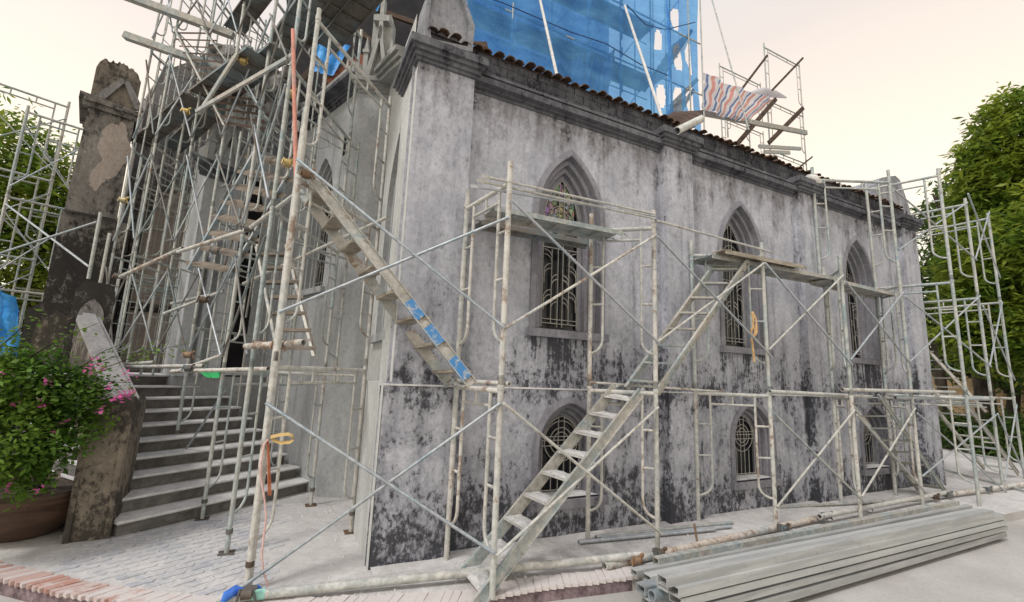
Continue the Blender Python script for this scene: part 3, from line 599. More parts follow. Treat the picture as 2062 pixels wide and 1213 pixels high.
# ---- entrance wall D, jambs and door openings
D0 = CP(LC, 0); azD = 62.6; DP = Pl((D0.x, D0.y, 0), azD)     # u negative goes left
def pD(x, y): p = onp(x, y, DP.P, azD); return ((p-DP.P).dot(DP.u), p.z)
uD = pD(352, 742)[0]; g = MB(); g.prism([DP(.15, -.1), DP(uD, -.1), DP(uD, 5.3), DP(.15, 5.3)], -DP.n*.5); g.build('entrance_wall', M_APSE, church)
for (xa, xb, yb, yt, mt) in ((345, 372, 742, 500, M_JAMB), (412, 436, 742, 400, M_JAMB), (528, 560, 748, 470, M_JAMB), (384, 392, 742, 470, M_JAMB)):
    ua, z0 = pD(xa, yb); ub, _ = pD(xb, yb); _, z1 = pD(xa+40, yt)
    g = MB(); g.prism([DP(ua, 1.5, .02), DP(ub, 1.5, .02), DP(ub, z1, .02), DP(ua, z1, .02)], DP.n*.12); g.build('door_jamb', M_JAMB, church)
ua, _ = pD(440, 742); ub, _ = pD(488, 742)
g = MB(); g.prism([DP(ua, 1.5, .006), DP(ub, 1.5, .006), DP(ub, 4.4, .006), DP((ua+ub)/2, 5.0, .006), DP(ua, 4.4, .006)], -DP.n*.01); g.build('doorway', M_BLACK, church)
ua, z1 = pD(405, 340); ub, _ = pD(500, 335)
cornice_on(DP, ua, ub, z1, M_CORN, church, .2, 1, 1)
gothic_gablet(DP, ua+.05, ub-.05, z1+.14, 1.0, M_CORNL, church, .05)

# ------------------------------------------------------------------ stone stairs
H_ = .15; TR = .265; SD = Vector((math.sin(math.radians(62.6)), math.cos(math.radians(62.6)), 0)); SN = Vector((-SD.y, SD.x, 0))
S0 = onz(296, 1068); S1 = onz(637, 985)
SD = (S1-S0).normalized(); SN = Vector((-SD.y, SD.x, 0))
stairs = thing('stone_stairs', 'grey stone stairs of ten dusty steps rising to the church entrance', 'stairs', tuple(S0))
for k in range(10):
    ext = .26 if k == 0 else .32; a = S0 - SD*ext + SN*(TR*k); L = (S1-S0).length + ext - (0 if k == 0 else .12 + .025*k)
    g = MB(); c = a + SD*L/2 + SN*1.4 + Vector((0,0,H_*(k+.5)))
    dep = 1.4
    g.obox(a + SD*L/2 + SN*(dep*.5) + Vector((0,0,H_*(k+.32))), SD, SN, (0,0,1), L/2, dep*.5, H_*.30)
    g.obox(a + SD*L/2 + SN*(dep*.5-.012) + Vector((0,0,H_*(k+.69))), SD, SN, (0,0,1), L/2, dep*.5, H_*.07)
    o = g.build('step', M_STEP, stairs)
    g = MB(); Lx = L/2+.012; P_ = a + SD*L/2
    prof = [(-.03, -.030), (-.042, -.018), (-.042, -.008), (-.034, 0.), (dep*.9, 0.), (dep*.9, -.030)]
    A = [P_ - SD*Lx + SN*y + Vector((0,0,H_*(k+1)+z)) for y, z in prof]; B = [P_ + SD*Lx + SN*y + Vector((0,0,H_*(k+1)+z)) for y, z in prof]
    n = len(prof); g.add(A+B, [(i, (i+1) % n, n+(i+1) % n, n+i) for i in range(n)]); g.add(A, [tuple(range(n))]); g.add(B, [tuple(range(n))]); g.build('tread', M_TREAD, o)
g = MB(); a = S0 - SD*2.4 + SN*(TR*10-.02); g.obox(a + SD*2.6 + SN*3.2 + Vector((0,0,.745)), SD, SN, (0,0,1), 2.9, 3.2, .745); g.build('landing', M_STEP, stairs)
# newel and sloping balustrade on the left
nw = thing('stair_newel', 'brown weathered stone newel post at the foot of the stairs', 'newel', tuple(onz(172, 1090)))
A, B = onz(125, 1095), onz(220, 1085); NP = Pl(A, math.degrees(math.atan2((B-A).x, (B-A).y))); LN = (B-A).length
g = MB(); g.prism([NP(0, -.05), NP(LN, -.05), NP(LN+.02, 1.26), NP(LN*.95, 1.33), NP(LN*.1, 1.30), NP(-.0, 1.2)], -NP.n*.55); g.build('shaft', M_OLDT, nw)
g = MB(); e_ = .02
for u0_, u1_ in ((.0, .045), (LN-.045, LN)): g.prism([NP(u0_, 0, .015), NP(u1_, 0, .015), NP(u1_, 1.2, .015), NP(u0_, 1.2, .015)], -NP.n*.02)
g.build('edge_moulding', M_OLDT, nw)
P_top = atd(165, 610, 8.3); bal = thing('stair_balustrade', 'sloping stone balustrade with pale coping along the left side of the stairs', 'balustrade', (A.x, A.y+.3, 0))
q0 = NP(LN*.72, 1.24, -.16); q1 = atd(176, 648, 8.1)
g = MB(); dv = (q1-q0); sd_ = Vector((dv.x, dv.y, 0)).normalized(); pn = Vector((-sd_.y, sd_.x, 0))
g.prism([q0 - Vector((0,0,q0.z+.05)) + pn*.10, q1 - Vector((0,0,q1.z+.05)) + pn*.10, q1 + pn*.10, q0 + pn*.10], -pn*.20); g.build('parapet', M_OLDT, bal)
g = MB(); g.bar(q0+Vector((0,0,.04)), q1+Vector((0,0,.04)), .22, .08); g.bar(q0+Vector((0,0,.095)), q1+Vector((0,0,.095)), .12, .035); g.build('coping', M_COPE, bal)
PP = Pl(atd(128, 700, 8.3), 75); 
post = thing('stone_post', 'square blackened stone post with arched niche at the top of the balustrade', 'post', tuple(PP(.15, 1.5)-Vector((0,0,0))))
post.location.z = 1.5; LOCS[post.name] = tuple(post.location)
PP.P.z = 0
g = MB(); g.prism([PP(0, 1.4), PP(.42, 1.4), PP(.40, 2.62), PP(.34, 2.72), PP(.08, 2.74), PP(.0, 2.6)], -PP.n*.35); g.build('shaft', M_OLD, post)
g = MB(); g.prism([PP(u_, z_, .02) for u_, z_ in arch(.20, .13, 1.9, 2.25, 2.5, 5)], -PP.n*.015); g.build('niche', M_RUIN, post)
PQ = Pl(atd(42, 680, 8.6), 75); PQ.P.z = 0
post2 = thing('niche_block', 'low blackened stone block with round niche left of the balustrade post', 'stone block', (PQ.P.x+.3, PQ.P.y, 0))
g = MB(); g.prism([PQ(0, 0), PQ(.62, 0), PQ(.62, 2.3), PQ(.50, 2.42), PQ(.12, 2.42), PQ(.0, 2.3)], -PQ.n*.4); g.build('block', M_OLD, post2)
g = MB(); g.prism([PQ(u_, z_, .03) for u_, z_ in arch(.31, .21, 1.75, 2.0, 2.30, 6)], -PQ.n*.02); g.build('niche', M_OLDT, post2)
# ---- tall blackened tower pier left of the entrance
TP = Pl(atd(120, 430, 10.2), 73); TP.P.z = 0
def pT(x, y): p = onp(x, y, TP.P, 73); return ((p-TP.P).dot(TP.u), p.z)
pier = thing('tower_pier', 'tall blackened stone pier with broken top and flaked tan patch left of scaffolding', 'pier', (TP.P.x, TP.P.y, 0))
LO = [pT(95, 660), pT(205, 660), pT(222, 432), pT(128, 425)]; 
g = MB(); a0, a1 = LO[3][0], LO[2][0]; zt = LO[3][1]
g.prism([TP(a0-.02, 0), TP(a1+.25, 0), TP(a1+.25, zt), TP(a0-.02, zt)], -TP.n*1.0); g.build('lower_shaft', M_OLD, pier)
u_0, z_0 = pT(140, 425); u_1, z_1 = pT(228, 440); _, z_2 = pT(262, 245)
g = MB(); g.prism([TP(u_0-.05, zt-.02, .25), TP(u_1+.05, zt-.02, .25), TP(u_1+.03, z_2, .25), TP(u_0-.02, z_2, .25)], -TP.n*1.0); g.build('upper_shaft', M_OLD, pier)
g = MB(); g.prism([TP(u_0-.15, z_2, .35), TP(u_1+.10, z_2, .35), TP(u_1+.10, z_2+.07, .35), TP(u_0-.15, z_2+.12, .35)], -TP.n*1.15)
g.prism([TP(u_0-.10, z_2-.08, .30), TP(u_1+.06, z_2-.08, .30), TP(u_1+.06, z_2, .30), TP(u_0-.10, z_2, .30)], -TP.n*1.05); g.build('cornice', M_OLD, pier)
def ragged(pl, us, z0, ztop, seed, d, dep, mat, name, par, jag=.12, nx=22):
    r = random.Random(seed); pts = [(us[0], z0)]
    for k in range(nx+1): pts.append((us[0]+(us[1]-us[0])*k/nx, np.interp(k/nx, *ztop) + r.uniform(-jag, jag)))
    pts.append((us[1], z0)); g = MB(); n = len(pts); rings_ = [[pl(u, z, d) for u, z in pts], [pl(u, z - r.uniform(0,.05), d-dep*.5) for u, z in pts], [pl(u, z, d-dep) for u, z in pts]]
    g.loft(rings_); 
    for rg_ in (rings_[0], rings_[2]): g.add(rg_, [tuple(t_) for t_ in tessellate_polygon([[Vector((u, z, 0)) for u, z in pts]])])
    return g.build(name, mat, par)
_, zk = pT(235, 140)
ragged(TP, (u_0-.03, u_1+.02), z_2+.1, ([0, .06, .12, .6, .8, .95, 1], [zk-.18, zk-.06, zk, zk+.03, zk-.02, zk-.10, zk-.2]), 3, .22, .8, M_OLDT, 'broken_top', pier, .035)
g = MB(); cu = (u_0*.35+u_1*.65); zA = z_2+.13; hA = (zk-z_2)*.62
for s_ in (-1, 1): g.prism([TP(cu+s_*.20, zA, .30), TP(cu+s_*.33, zA, .30), TP(cu+s_*.06, zA+hA*.85, .30), TP(cu-s_*.03, zA+hA*.85, .30)], -TP.n*.07)
g.build('gablet_tracery', M_RUIN, pier)
g = MB(); g.prism([TP(cu-.2, zA, .235), TP(cu+.2, zA, .235), TP(cu, zA+hA*.9, .235)], -TP.n*.02); g.build('gablet_panel', M_OLDT, pier)
r_ = random.Random(5); g = MB(); cz = z_2-.80; g.prism([TP(cu+.02-.10*max(0,-math.sin(a))+(.17+.05*math.sin(3*a+1)+.035*math.sin(9*a)+.03*r_.random())*math.cos(a), cz+(.62+.10*math.sin(2*a+.5)+.05*math.sin(7*a)+.05*r_.random())*math.sin(a), .254) for a in np.linspace(0, 2*math.pi, 60)[:-1]], -TP.n*.02); g.build('flaked_patch', M_BEIGE, pier)
# dark return beside the pier, then the ruined front wall with blocked arch
ruin = thing('ruined_front_wall', 'ruined old church front with blocked pointed arch behind the scaffold tower', 'ruin wall', tuple(TP(u_1+1.0, 0, -1.0)))
RP = Pl(TP(u_1+.15, 0, -.6), 66); RP.P.z = 0
def pR(x, y): p = onp(x, y, RP.P, 66); return ((p-RP.P).dot(RP.u), p.z)
uu = [pR(x, y) for x, y in ((290, 170), (330, 140), (375, 128), (440, 95), (500, 110), (560, 150), (640, 175), (700, 190))]
us_ = (0, uu[-1][0]); zt_ = ([0]+[min(1, max(.01, u/uu[-1][0])) for u, _ in uu], [uu[0][1]-.2]+[z for _, z in uu])
ragged(RP, us_, 0, zt_, 11, 0, .7, M_RUIN, 'wall', ruin, .10, 40)
ac, azp = pR(335, 380); al, _ = pR(262, 560); ar, _ = pR(392, 560); zsp = pR(320, 470)[1]; wA = (ar-al)/2; acx = (al+ar)/2+.05
g = MB(); g.prism(ring(RP, arch(acx, wA+.16, 1.5, zsp, azp+.25), .10), -RP.n*.09); g.build('arch_surround', M_OLD, ruin)
g = MB(); g.prism(ring(RP, arch(acx, wA, 1.5, zsp, azp), .125), -RP.n*.02); g.build('arch_infill', M_BEIGE, ruin)
g = MB(); g.prism([RP(acx-wA, 2.6, .16), RP(acx+wA, 2.6, .16), RP(acx+wA, 2.75, .16), RP(acx-wA, 2.75, .16)], -RP.n*.05); g.build('ledge', M_OLD, ruin)
# rubble stones in the exposed parts of the ruin top
sb = None
for k in range(150):
    px_ = random.uniform(430, 800); py_ = random.uniform(95, 215) + (px_-430)*.10
    p = atd(px_, py_, random.uniform(9.0, 9.6)) if px_ < 700 else atd(px_, py_, 8.2)
    if sb is None:
        g = MB(); rr_ = random.Random(2); n = 7; rgs = []
        for z_, s_ in ((-.6, .5), (-.2, 1), (.3, .95), (.6, .45)): rgs.append([Vector((math.cos(2*math.pi*i/n)*s_*rr_.uniform(.75,1.15), math.sin(2*math.pi*i/n)*s_*rr_.uniform(.75,1.15), z_)) for i in range(n)])
        g.loft(rgs); g.add(rgs[0], [tuple(range(n))]); g.add(rgs[-1], [tuple(range(n))]); sb = g.build('stone', M_RUIN, None); o = sb; sb.parent = ruin
    else: o = sb.copy(); COL.objects.link(o); o.parent = ruin
    s_ = random.uniform(.09, .2); o.location = p - Vector(LOCS[ruin.name]); o.scale = (s_*random.uniform(.8,1.5), s_, s_*random.uniform(.6,1)); o.rotation_euler = (random.random()*3, random.random()*3, random.random()*6)
# dark roof space, boards and blue sheet seen above the apse
rs = thing('nave_roof', 'dark open roof structure of bare timbers above the apse', 'roof', tuple(atd(760, 200, 9)))
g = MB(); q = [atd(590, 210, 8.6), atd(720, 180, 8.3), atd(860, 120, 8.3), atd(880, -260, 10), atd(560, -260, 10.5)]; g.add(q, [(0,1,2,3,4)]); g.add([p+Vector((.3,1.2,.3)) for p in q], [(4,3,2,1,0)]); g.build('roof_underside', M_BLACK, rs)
for (a, b) in (((835, 110), (900, 30)), ((720, 60), (800, 130)), ((760, 20), (870, 60)), ((590, 180), (700, 60))):
    g = MB(); g.bar(atd(*a, 8.1), atd(*b, 8.1), .06, .09); g.build('rafter', M_DWOOD, rs)
g = MB(); g.bar(atd(660, 168, 7.7), atd(735, 118, 7.7), .05, .16); tag(recenter(g.build('board', M_REDW, None)), 'red-brown board leaning on the cornice beside the blue sheet', 'board')
def cloth(name, corners, mat, nu, nv, amp, seed, label, cat, sag=0., uv=True, hole=None, wav=3., par=None, smooth=True):
    r = random.Random(seed); a, b, c, d = [Vector(p) for p in corners]; ph = [r.uniform(0, 6.28) for _ in range(8)]
    nr = (b-a).cross(d-a).normalized(); vs = []; uvs = []
    for j in range(nv+1):
        for i in range(nu+1):
            u, v = i/nu, j/nv; p = a*(1-u)*(1-v)+b*u*(1-v)+c*u*v+d*(1-u)*v
            w = amp*(math.sin(wav*6.28*u+ph[0]+2*v)*.5+math.sin(wav*2.3*6.28*u+ph[1]-3*v)*.25+math.sin(6.28*2.1*v+ph[2]+u*2)*.35+math.sin(wav*9*(u+v)+ph[3])*.15)
            p = p + nr*w + Vector((0,0,-sag*4*u*(1-u))); vs.append(p); uvs.append((u, v))
    fs = []
    for j in range(nv):
        for i in range(nu):
            if hole and hole((i+.5)/nu, (j+.5)/nv): continue
            fs.append((j*(nu+1)+i, j*(nu+1)+i+1, (j+1)*(nu+1)+i+1, (j+1)*(nu+1)+i))
    g = MB(); g.add(vs, fs, smooth); o = g.build(name, mat, par, False)
    ul = o.data.uv_layers.new(name='UVMap'); 
    for lp in o.data.loops: ul.data[lp.index].uv = uvs[lp.vertex_index]
    if par is None: recenter(o); tag(o, label, cat)
    return o
cloth('blue_sheet', [atd(622, 142, 7.6), atd(672, 152, 7.6), atd(706, 92, 7.7), atd(640, 78, 7.7)], M_TARP, 14, 14, .035, 3, 'small crumpled blue plastic sheet between the ruin and the grey gablet', 'plastic sheet')
cloth('blue_sheet', [atd(738, -12, 8.0), atd(760, 24, 8.0), atd(772, -4, 8.0), atd(762, -20, 8.0)], M_TARP, 8, 8, .06, 4, 'scrap of blue sheet hanging above the apse gablet at the top edge', 'plastic sheet')
cloth('blue_hoarding', [atd(-60, 720, 9.0), atd(38, 720, 8.8), atd(34, 600, 8.8), atd(-60, 560, 9.0)], M_TARP, 14, 10, .06, 5, 'bright blue sheeting wrapped on scaffold at the far left', 'sheeting')

# ------------------------------------------------------------------ scaffolding
RT = .0255
REG = dict(tf='scaffold frames round the church', )
def frame(A, B, z0, z1, label, mat=M_TUBE, n=7, base=False, name='scaffold_section', hoops=(1, 1), r=RT, stub=.10, rungs=3):
    A = Vector((A[0], A[1], 0)); B = Vector((B[0], B[1], 0)); d = (B-A); L = d.length; d.normalize(); H = z1-z0; Z = lambda p, z: Vector((p.x, p.y, z))
    t_ = thing(name, label, 'scaffold frame', tuple(Z(A, z0)), 'scaffold frames round the church')
    for p in (A, B): g = MB(); g.tube(Z(p, z0), Z(p, z1+stub), r, n); g.path([Z(p, z1-.02), Z(p, z1+.02)], r*1.22, n); g.build('post', mat, t_)
    zt = z1-.03; g = MB(); g.tube(Z(A, zt), Z(B, zt), r*.95, n); g.build('top_bar', mat, t_)
    off = min(.19, L*.2); z2 = zt-.13
    g = MB(); g.tube(Z(A+d*off, z2), Z(B-d*off, z2), r*.62, 6)
    for f in (.5,) if L < 1.2 else (.36, .64): g.tube(Z(A+d*L*f, z2), Z(A+d*L*f, zt), r*.5, 5)
    g.build('lower_bar', mat, t_)
    for s_, (p, q) in enumerate(((A, d), (B, -d))):
        if not hoops[s_]: continue
        zb = z0 + H*.20; g = MB(); pts = [Z(p+q*off, zt)] + [Z(p+q*off, zb+.16)] + [Z(p+q*(off*math.cos(a)), zb+.16-.16*math.sin(a)) for a in np.linspace(.3, 1.5, 5)]; g.path(pts, r*.62, 6)
        g.build('side_loop', mat, t_)
        for k in range(rungs-1):
            zz = zt - (k+1)*(H*.72)/rungs; g = MB(); g.tube(Z(p, zz), Z(p+q*off, zz), r*.55, 5); g.build('rung', mat, t_)
    if base:
        for p in (A, B): g = MB(); g.obox(Z(p, z0+.005), (1,0,0), (0,1,0), (0,0,1), .065, .065, .004); g.tube(Z(p, z0), Z(p, z0+.2), r*.7, 6); g.tube(Z(p, z0+.17), Z(p, z0+.21), r*1.5, 6); g.build('base_jack', M_BLACKM, t_)
    return t_
def cross(A, B, z0, z1, label, mat=M_ROD, r=.0125, which=(1, 1), out=.03):
    A = Vector((A[0], A[1], 0)); B = Vector((B[0], B[1], 0)); Z = lambda p, z: Vector((p.x, p.y, z))
    nn = (B-A).normalized(); nn = Vector((nn.y, -nn.x, 0))*out
    t_ = thing('cross_brace', label, 'brace', tuple(Z(A, z0)), 'crossed brace rods of the scaffold')
    if which[0]: g = MB(); g.tube(Z(A, z0)+nn, Z(B, z1)+nn, r, 6); g.build('rod', mat, t_)
    if which[1]: g = MB(); g.tube(Z(A, z1)+nn*1.7, Z(B, z0)+nn*1.7, r, 6); g.build('rod', mat, t_)
    return t_
def pipe(p, q, r, mat, label, name='scaffold_tube', hollow=True):
    g = MB(); (g.hollow(p, q, r) if hollow else g.tube(p, q, r, 8)); o = g.build(name, mat, None); recenter(o); return tag(o, label, 'tube')
CLAMPS = []
def clamp(p, mat=M_BLACKM, label='', s=1.):
    p = Vector(p); t_ = thing('tube_clamp', label, 'clamp', tuple(p), 'couplers on the scaffold tubes')
    g = MB(); g.path([p+Vector((0,0,-.024*s)), p+Vector((0,0,.024*s))], .035*s, 8); g.path([p+Vector((-.03*s,-.03*s,-.0)), p+Vector((.03*s,-.035*s,.0))], .033*s, 8); g.build('collar', mat, t_)
    g = MB(); g.tube(p+Vector((.03*s,-.05*s,.03*s)), p+Vector((.055*s,-.05*s,-.04*s)), .008*s, 6); g.tube(p+Vector((-.035*s,-.04*s,.035*s)), p+Vector((-.05*s,-.05*s,-.03*s)), .008*s, 6); g.obox(p+Vector((.045*s,-.05*s,.035*s)), (1,0,.4), (0,1,0), (0,0,1), .013*s, .013*s, .010*s); g.build('bolt', mat, t_)
# --- the row along the long wall: front post / wall-side post
F1, F2, F3, F4 = (1.60, -.865), (3.545, -.605), (5.59, -.485), (7.06, -.68); F5, F6 = (8.90, -.60), (9.77, -.95)
K1, K2, K3, K4 = (1.49, -.075), (3.02, -.14), (4.76, -.04), (7.55, -.18)
K5 = (9.17, -.14)
Z1, Z2 = 1.60, 3.30
names = {1: 'nearest the camera by the first window', 2: 'between the first and second windows', 3: 'in front of the second window', 4: 'between the second and third windows', 5: 'in front of the third window', 6: 'just before the far corner of the church', 7: 'beyond the far corner of the church'}
row = [(F1, K1, 1), (F2, K2, 2), (F3, K3, 3), (F4, K4, 4), (F5, K5, 5)]
for A, B, i in row:
    frame(A, B, 0, Z1, 'dusty scaffold frame on the ground, %s' % names[i], M_TUBED, 9, False, hoops=(1, 1) if i != 1 else (1, 1))
    frame(A, B, Z1+.02, Z2 + (.12 if i in (1,) else .14), 'scaffold frame of the second lift, %s' % names[i], M_TUBED if i < 3 else M_TUBE, 9, stub=.18)
F7 = (10.9, -.95); K6 = (9.95, -.18)
# taller bays at the far end
zt5 = [1.62, 3.45, 5.25]
L6, L7, L8 = (9.77, -.95), (11.75, -.62), (13.97, -.27)
Ka, Kb = ony(1640, 405, -.02), ony(1750, 443, -.02)
K7, K8, K9 = (11.55, .35), (12.6, .9), (13.9, 1.3)
for (A, B, nm) in ((L6, (Kb.x, -.02), 'in front of the far corner pilaster'), (L7, K7, 'just past the far corner'), (L8, K9, 'at the right end of the scaffold')):
    z0 = 0
    for q, z1 in enumerate(([1.66, 3.55, 5.45] if nm[0] != 'a' else [1.67, 3.75, 5.7])):
        frame(A, B, z0, z1, 'scaffold frame %s, %s' % (nm, ['standing on the ground', 'second lift', 'third and topmost lift'][q]), M_TUBE, 8); z0 = z1+.02
frame(F5, (Ka.x, -.02), Z2+.16, 5.25, 'topmost scaffold frame reaching over the cornice above the third window', M_TUBE, 8, stub=.2)
# lift of the frame at the wall seen beyond the corner
for q, (z0, z1) in enumerate(((0, 1.6), (1.62, 3.3), (3.32, 5.0))):
    frame((12.4, 1.3), (13.6, 2.1), z0, z1, 'inner scaffold frame behind the far corner beside the trees, lift %s' % ['lowest', 'middle', 'highest'][q], M_TUBE, 6)
def brp(A, B, pa, pb, pc, pd, label, mats=(M_ROD, M_ROD), r=.0135, ends=True):      # two rods from photo heights: A end of rod1 (pa) -> B end (pb), A end rod2 (pc) -> B end (pd)
    A_, B_ = Vector((*A, 0)), Vector((*B, 0)); nn = (B_-A_).normalized(); nn = Vector((nn.y, -nn.x, 0))*.032
    t_ = thing('cross_brace', label, 'brace', (A[0], A[1], min(vz(A, *pa), vz(B, *pb))), 'crossed brace rods of the scaffold')
    for k, (p, q) in enumerate(((pa, pb), (pc, pd))):
        if p is None: continue
        P_ = Vector((A[0], A[1], vz(A, *p))) + nn*(1+k*.7); Q_ = Vector((B[0], B[1], vz(B, *q))) + nn*(1+k*.7); g = MB(); g.tube(P_, Q_, r, 7)
        dd = (Q_-P_).normalized()
        for e, s_ in ((P_, 1), (Q_, -1)): g.obox(e+dd*.03*s_, dd, nn, dd.cross(nn), .04, .003, .013)
        g.build('rod', mats[k], t_)
F0 = (-.10, -.08)
brp(F0, F1, (515, 1172), (1003, 812), (560, 812), (985, 1108), 'large crossed brace in front of the church corner at ground level')
brp(F0, F1, (572, 630), (1008, 440), (617, 330), (1010, 660), 'large crossed brace in front of the church corner, upper lift')
brp(F1, F2, (1000, 1118), (1318, 820), (1018, 812), (1318, 1072), 'crossed brace over the first stair in front of the low window', (M_TUBED, M_TUBED))
brp(F1, F2, (1022, 662), (1316, 475), (1028, 408), (1316, 692), 'crossed brace over the first tall window', (M_TUBED, M_ROD))
brp(F2, F3, (1325, 690), (1540, 530), (1325, 478), (1548, 718), 'crossed brace in front of the second tall window', (M_TUBED, M_ROD))
brp(F3, F4, (1562, 705), (1696, 555), (1542, 532), (1706, 735), 'crossed brace between the second and third tall windows', (M_TUBED, M_ROD))
brp(F3, F4, (1566, 1020), (1706, 825), (1556, 832), (1728, 1008), 'crossed brace at ground level between second and third low windows', (M_TUBED, M_TUBE))
brp(F4, F5, (1715, 725), (1806, 590), (1700, 568), (1824, 738), 'crossed brace in front of the third tall window', (M_ROD, M_ROD))
brp(F4, F5, (1735, 1000), (1835, 822), (1718, 835), (1852, 990), 'crossed brace in front of the third low window', (M_TUBED, M_TUBE))
brp(F5, L7, (1832, 728), (1920, 600), (1812, 598), (1935, 738), 'crossed brace over the far corner pilaster, second lift')
brp(F5, L7, (1862, 960), (1940, 832), (1845, 832), (1965, 985), 'crossed brace at ground level over the far corner')
brp(F5, L7, (1800, 505), (1880, 420), (1785, 385), (1915, 530), 'crossed brace level with the cornice at the far corner')
brp(L7, L8, (1918, 528), (1985, 428), (1898, 400), (2003, 560), 'topmost crossed brace at the right end of the scaffold')
brp(L7, L8, (1940, 738), (2005, 610), (1922, 620), (2030, 765), 'second-lift crossed brace at the right end of the scaffold')
brp(L7, L8, (1965, 960), (2040, 815), (1948, 830), (2068, 975), 'ground-level crossed brace at the right end of the scaffold')
# loose rods tied along the first bay
for k, (a, b, zz, mt, lb) in enumerate((((962, 377), (1305, 440), 3.42, M_ROD, 'lowest'), ((975, 367), (1310, 445), 3.47, M_TUBED, 'middle'), ((985, 358), (1312, 436), 3.54, M_TUBED, 'uppermost'))):
    p = atd(*a, math.hypot(1.35, 3.45)); q = Vector((3.52, -.66, vz(F2, *b))); dd = (q-p).normalized()
    g = MB(); g.tube(p, q, .012, 7); g.obox(p-dd*.02, dd, (0,1,0), dd.cross(Vector((0,1,0))), .05, .004, .016); tag(recenter(g.build('loose_rod', mt, None)), '%s of three loose rods lying across the first scaffold bay' % lb, 'rod')
pipe(Vector((3.545, -.64, vz(F2, 1320, 446))), Vector((5.75, -.52, vz(F3, 1562, 503))), .013, M_TUBED, 'thin dusty rail running across the second window bay', 'rail')
# walk boards
def walkboard(a, b, w, z, label, mat=M_PLANK, side=None, name='walk_board', th=.045):
    a = Vector((a[0], a[1], z)) if len(a) == 2 else Vector(a); b = Vector((b[0], b[1], z)) if len(b) == 2 else Vector(b); X = (b-a).normalized(); Y = Vector((-X.y, X.x, 0)).normalized(); Zv = X.cross(Y)
    t_ = thing(name, label, 'walk board', tuple(a)); L = (b-a).length; c = (a+b)/2
    g = MB(); g.obox(c, X, Y, Zv, L/2, w/2-.004, .004); g.build('deck', mat, t_)
    for s_ in (-1, 1): g = MB(); g.obox(c+Y*s_*(w/2)-Zv*th/2, X, Y, Zv, L/2, .004, th/2+.004); g.build('side_rail', mat, t_)
    for e, s_ in ((a, 1), (b, -1)):
        for q in (-.35, .35): g = MB(); p = e+Y*w*q; g.path([p+X*.02*s_-Zv*.01, p-X*.05*s_+Zv*.0, p-X*.085*s_-Zv*.03], .009, 5); g.build('hook', mat, t_)
    for k in range(1, 6): g = MB(); g.obox(a+(b-a)*k/6-Zv*.03, X, Y, Zv, .010, w/2-.01, .005); g.build('cross_rib', mat, t_)
    return t_
walkboard((1.66, -.28), (3.20, -.35), .30, 3.34, 'steel walk board across the first tall window')
walkboard((1.66, .0), (3.10, -.02), .18, 3.30, 'narrow walk board on the wall side of the first tall window', M_DIRK)
walkboard((4.80, -.18), (7.30, -.33), .34, 3.36, 'steel walk board crossing the second tall window')
walkboard((7.20, -.34), (9.25, -.28), .34, 3.33, 'steel walk board crossing the third tall window')
walkboard((4.86, -.42), (6.4, -.48), .15, 3.40, 'narrow plank beside the walk board at the second tall window', M_WOOD)
# ledgers on the row at first-lift height
pipe((1.48, -.02, 1.63), (1.66, -.9, 1.63), .02, M_TUBED, 'short dusty tube on the first frame by the blue stair foot')
pipe((3.0, -.16, 1.66), (5.2, -.10, 1.60), .014, M_TUBED, 'thin rail at first-lift height between first and second windows')
pipe((5.55, -.52, 1.63), (7.9, -.52, 1.60), .026, M_TUBED, 'horizontal dusty tube on the first lift in front of the second low window')
pipe((6.9, -.66, 1.69), (10.2, -.66, 1.72), .026, M_TUBE, 'horizontal tube on the first lift in front of the third low window')
pipe((8.4, -.6, 1.60), (11.9, -.6, 1.62), .026, M_ROD, 'bluish horizontal tube on the first lift near the far corner')
